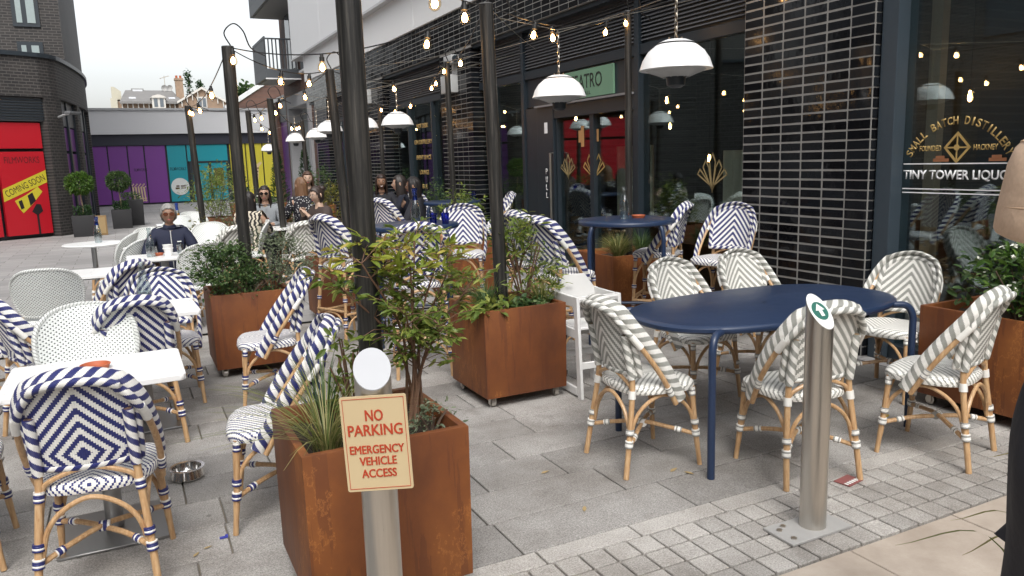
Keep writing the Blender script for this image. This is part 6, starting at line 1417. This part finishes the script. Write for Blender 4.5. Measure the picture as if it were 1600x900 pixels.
for s in (-1,1): b=MB(); b.tube([V[3]+Vector((s*.06,.0,.02)),V[3]+Vector((s*.13,.0,.005)),V[3]+Vector((s*.21,-.01,-.04)),V[3]+Vector((s*.26,-.03,-.15))],.011,6,ell=(.5,1.6)); b.build('sleeve_stripe','disc_white',p_)
skin([tuple(V[3]+Vector((0,-.005,-.06))),tuple(V[3]+Vector((0,0,.02))),tuple(V[3]+Vector((0,.005,.05)))],[(0,1),(1,2)],[(.13,.095),(.078,.072),(.07,.066)],'collar','navy_jacket',p_,2)
person('woman with long black hair in a zebra print top, turned away beside the thinner pole',1.50,11.1,-30,LT,(.012,.010,.010),'zebra_cloth','black_cloth',[(-.15,.4,.75),(.15,.4,.75)],hair='long',sc=.93)
p_,at,V=person('woman with sunglasses and long dark hair in a grey top facing the camera',1.86,11.95,165,LT,(.018,.012,.010),'grey_cloth','black_cloth',[(-.10,.32,.80),(.13,.34,.82)],hair='long',glasses='dark',sc=.97)
sn=thing('phone_case','small red object held by the woman in sunglasses','phone',(1.80,11.62,.80),R(20)); b=MB(); b.box((0,0,0),(.08,.012,.13)); b.build('case',plain('case_red',(.35,.04,.04),.4),sn,bevel=.004); b=MB(); b.box((0,-.007,0),(.07,.003,.115)); b.build('screen','print_black',sn)
def stool_for(x,y,l,z=.5):
    t=thing('low_stool',l,'stool',(x,y,0)); b=MB(); b.lathe([(.001,z),(.19,z),(.2,z-.02),(.19,z-.045),(.001,z-.045)],24); b.build('seat','rattan',t)
    for k in range(4): a=R(45+90*k); b=MB(); b.tube([(.13*math.cos(a),.13*math.sin(a),z-.04),(.19*math.cos(a),.19*math.sin(a),0)],.014,8); b.build('leg','rattan',t)
ST=iter(('round stool under the woman in the dotted top','round stool under the woman with a fringe','round stool under the woman in thin glasses','round stool under the smiling woman','round stool under the woman in profile','round stool under the dark-haired person with back turned'))
for x,y,h,l,a in ((2.42,12.0,15,'woman with long brown hair in a dark dotted top seen from behind',dict(sk=LT,hr=(.16,.085,.045),top='dotted_cloth',hair='long',z=.06)),
  (2.72,13.0,170,'woman with brown hair and fringe facing the camera over the dotted-top woman',dict(sk=PALE,hr=(.07,.035,.02),top='mauve_cloth',hair='long',z=.14)),
  (2.42,10.9,112,'woman in thin glasses with tied dark hair looking left, hands at her chin',dict(sk=PALE,hr=(.035,.022,.018),top='mauve_cloth',hair='bun',g='wire',z=-.05,hands=[(-.05,.24,.98),(.06,.23,.99)],pitch=-8)),
  (3.64,11.95,165,'smiling woman with long dark hair in a black top facing the camera',dict(sk=BR,hr=(.03,.016,.012),top='black_cloth',hair='long',z=.06,smile=True,hands=[(-.08,.26,.90),(.09,.25,.92)])),
  (3.54,10.62,70,'woman in dark navy seen in profile with a raised hand right of the smiling woman',dict(sk=LT,hr=(.02,.014,.012),top='dark_navy_cloth',hair='long',z=.06,hands=[(-.05,.30,.95),(.2,.3,.75)])),
  (3.52,9.98,60,'person with dark hair in black, back turned, behind the blue-necked bottle',dict(sk=BR,hr=(.015,.012,.012),top='black_cloth',hair='long',z=.04))):
    person(l,x,y,h,a['sk'],a['hr'],a['top'],'white_cloth' if 'navy' in l else 'black_cloth',a.get('hands',[(-.15,.38,.76),(.15,.38,.76)]),hair=a['hair'],z=a['z'],glasses=a.get('g'),smile=a.get('smile',False),yaw=R(a.get('yaw',0)),pitch=R(a.get('pitch',0)))
    stool_for(x,y,next(ST),.44+a['z'])
# person at the right edge with the straw bucket hat
p_,at,V=person('person in a pale hat and black coat cut off by the right edge',1.858,.841,-26,LT,(.03,.018,.012),'black_cloth','black_cloth',[(-.13,.0,.86),(.13,.0,.86)],sitting=False,hair='short',sc=.915,headoff=-.15,hipoff=-.03,tuck=True)
b=MB(); prof=[(.001,.160),(.06,.156),(.100,.140),(.128,.105),(.143,.06),(.152,.0),(.162,-.07),(.166,-.12),(.160,-.132),(.150,-.12),(.148,-.06),(.140,.0),(.13,.06),(.09,.125),(.001,.145)]
vs=[];n=40
for r_,z in prof:
    for j in range(n): a=2*PI*j/n; vs.append(at(.83*r_*math.cos(a),.83*r_*1.1*math.sin(a),.84*z+.028+.008*math.sin(3*a)*(r_/.16)**2))
b.add(vs,[(i*n+j,i*n+(j+1)%n,(i+1)*n+(j+1)%n,(i+1)*n+j) for i in range(len(prof)-1) for j in range(n)]); hat=b.build('hat','hat_cloth',p_)
b=MB()
for k in range(9):
    zz=.125-.022*k; r_=.118+.0048*k if k else .114; b.tube([at(.835*r_*math.cos(a),.835*r_*1.1*math.sin(a),.84*zz+.030) for a in [2*PI*i/32 for i in range(32)]],.0022,5,closed=True)
b.build('hat_stitching',plain('hat_thread',(.52,.36,.24),.8),p_)
b=MB(); n=44; vs=[]; zs_=[.40,.44,.55,.68,.80,.92,1.02,1.10,1.18,1.26,1.33,1.38]
cx_=[-.03]*9+[-.02,0,0]; rx_=[.195,.198,.198,.20,.206,.218,.226,.220,.200,.185,.16,.10]; ry_=[.20,.205,.20,.195,.19,.185,.18,.17,.16,.15,.12,.08]
for z,c,rx,ry in zip(zs_,cx_,rx_,ry_):
    for j in range(n):
        a=2*PI*j/n; f=1+.035*math.sin(4*a+7*z)+.022*math.sin(9*a-15*z)+.012*math.sin(38*z+2*a); vs.append((c+rx*f*math.cos(a),-.02+ry*f*math.sin(a),z))
b.add(vs,[(i*n+j,i*n+(j+1)%n,(i+1)*n+(j+1)%n,(i+1)*n+j) for i in range(len(zs_)-1) for j in range(n)]+[tuple(range(n))[::-1]]); co=b.build('coat','black_cloth',p_,ang=80); mo=co.modifiers.new('s','SUBSURF'); mo.levels=mo.render_levels=1
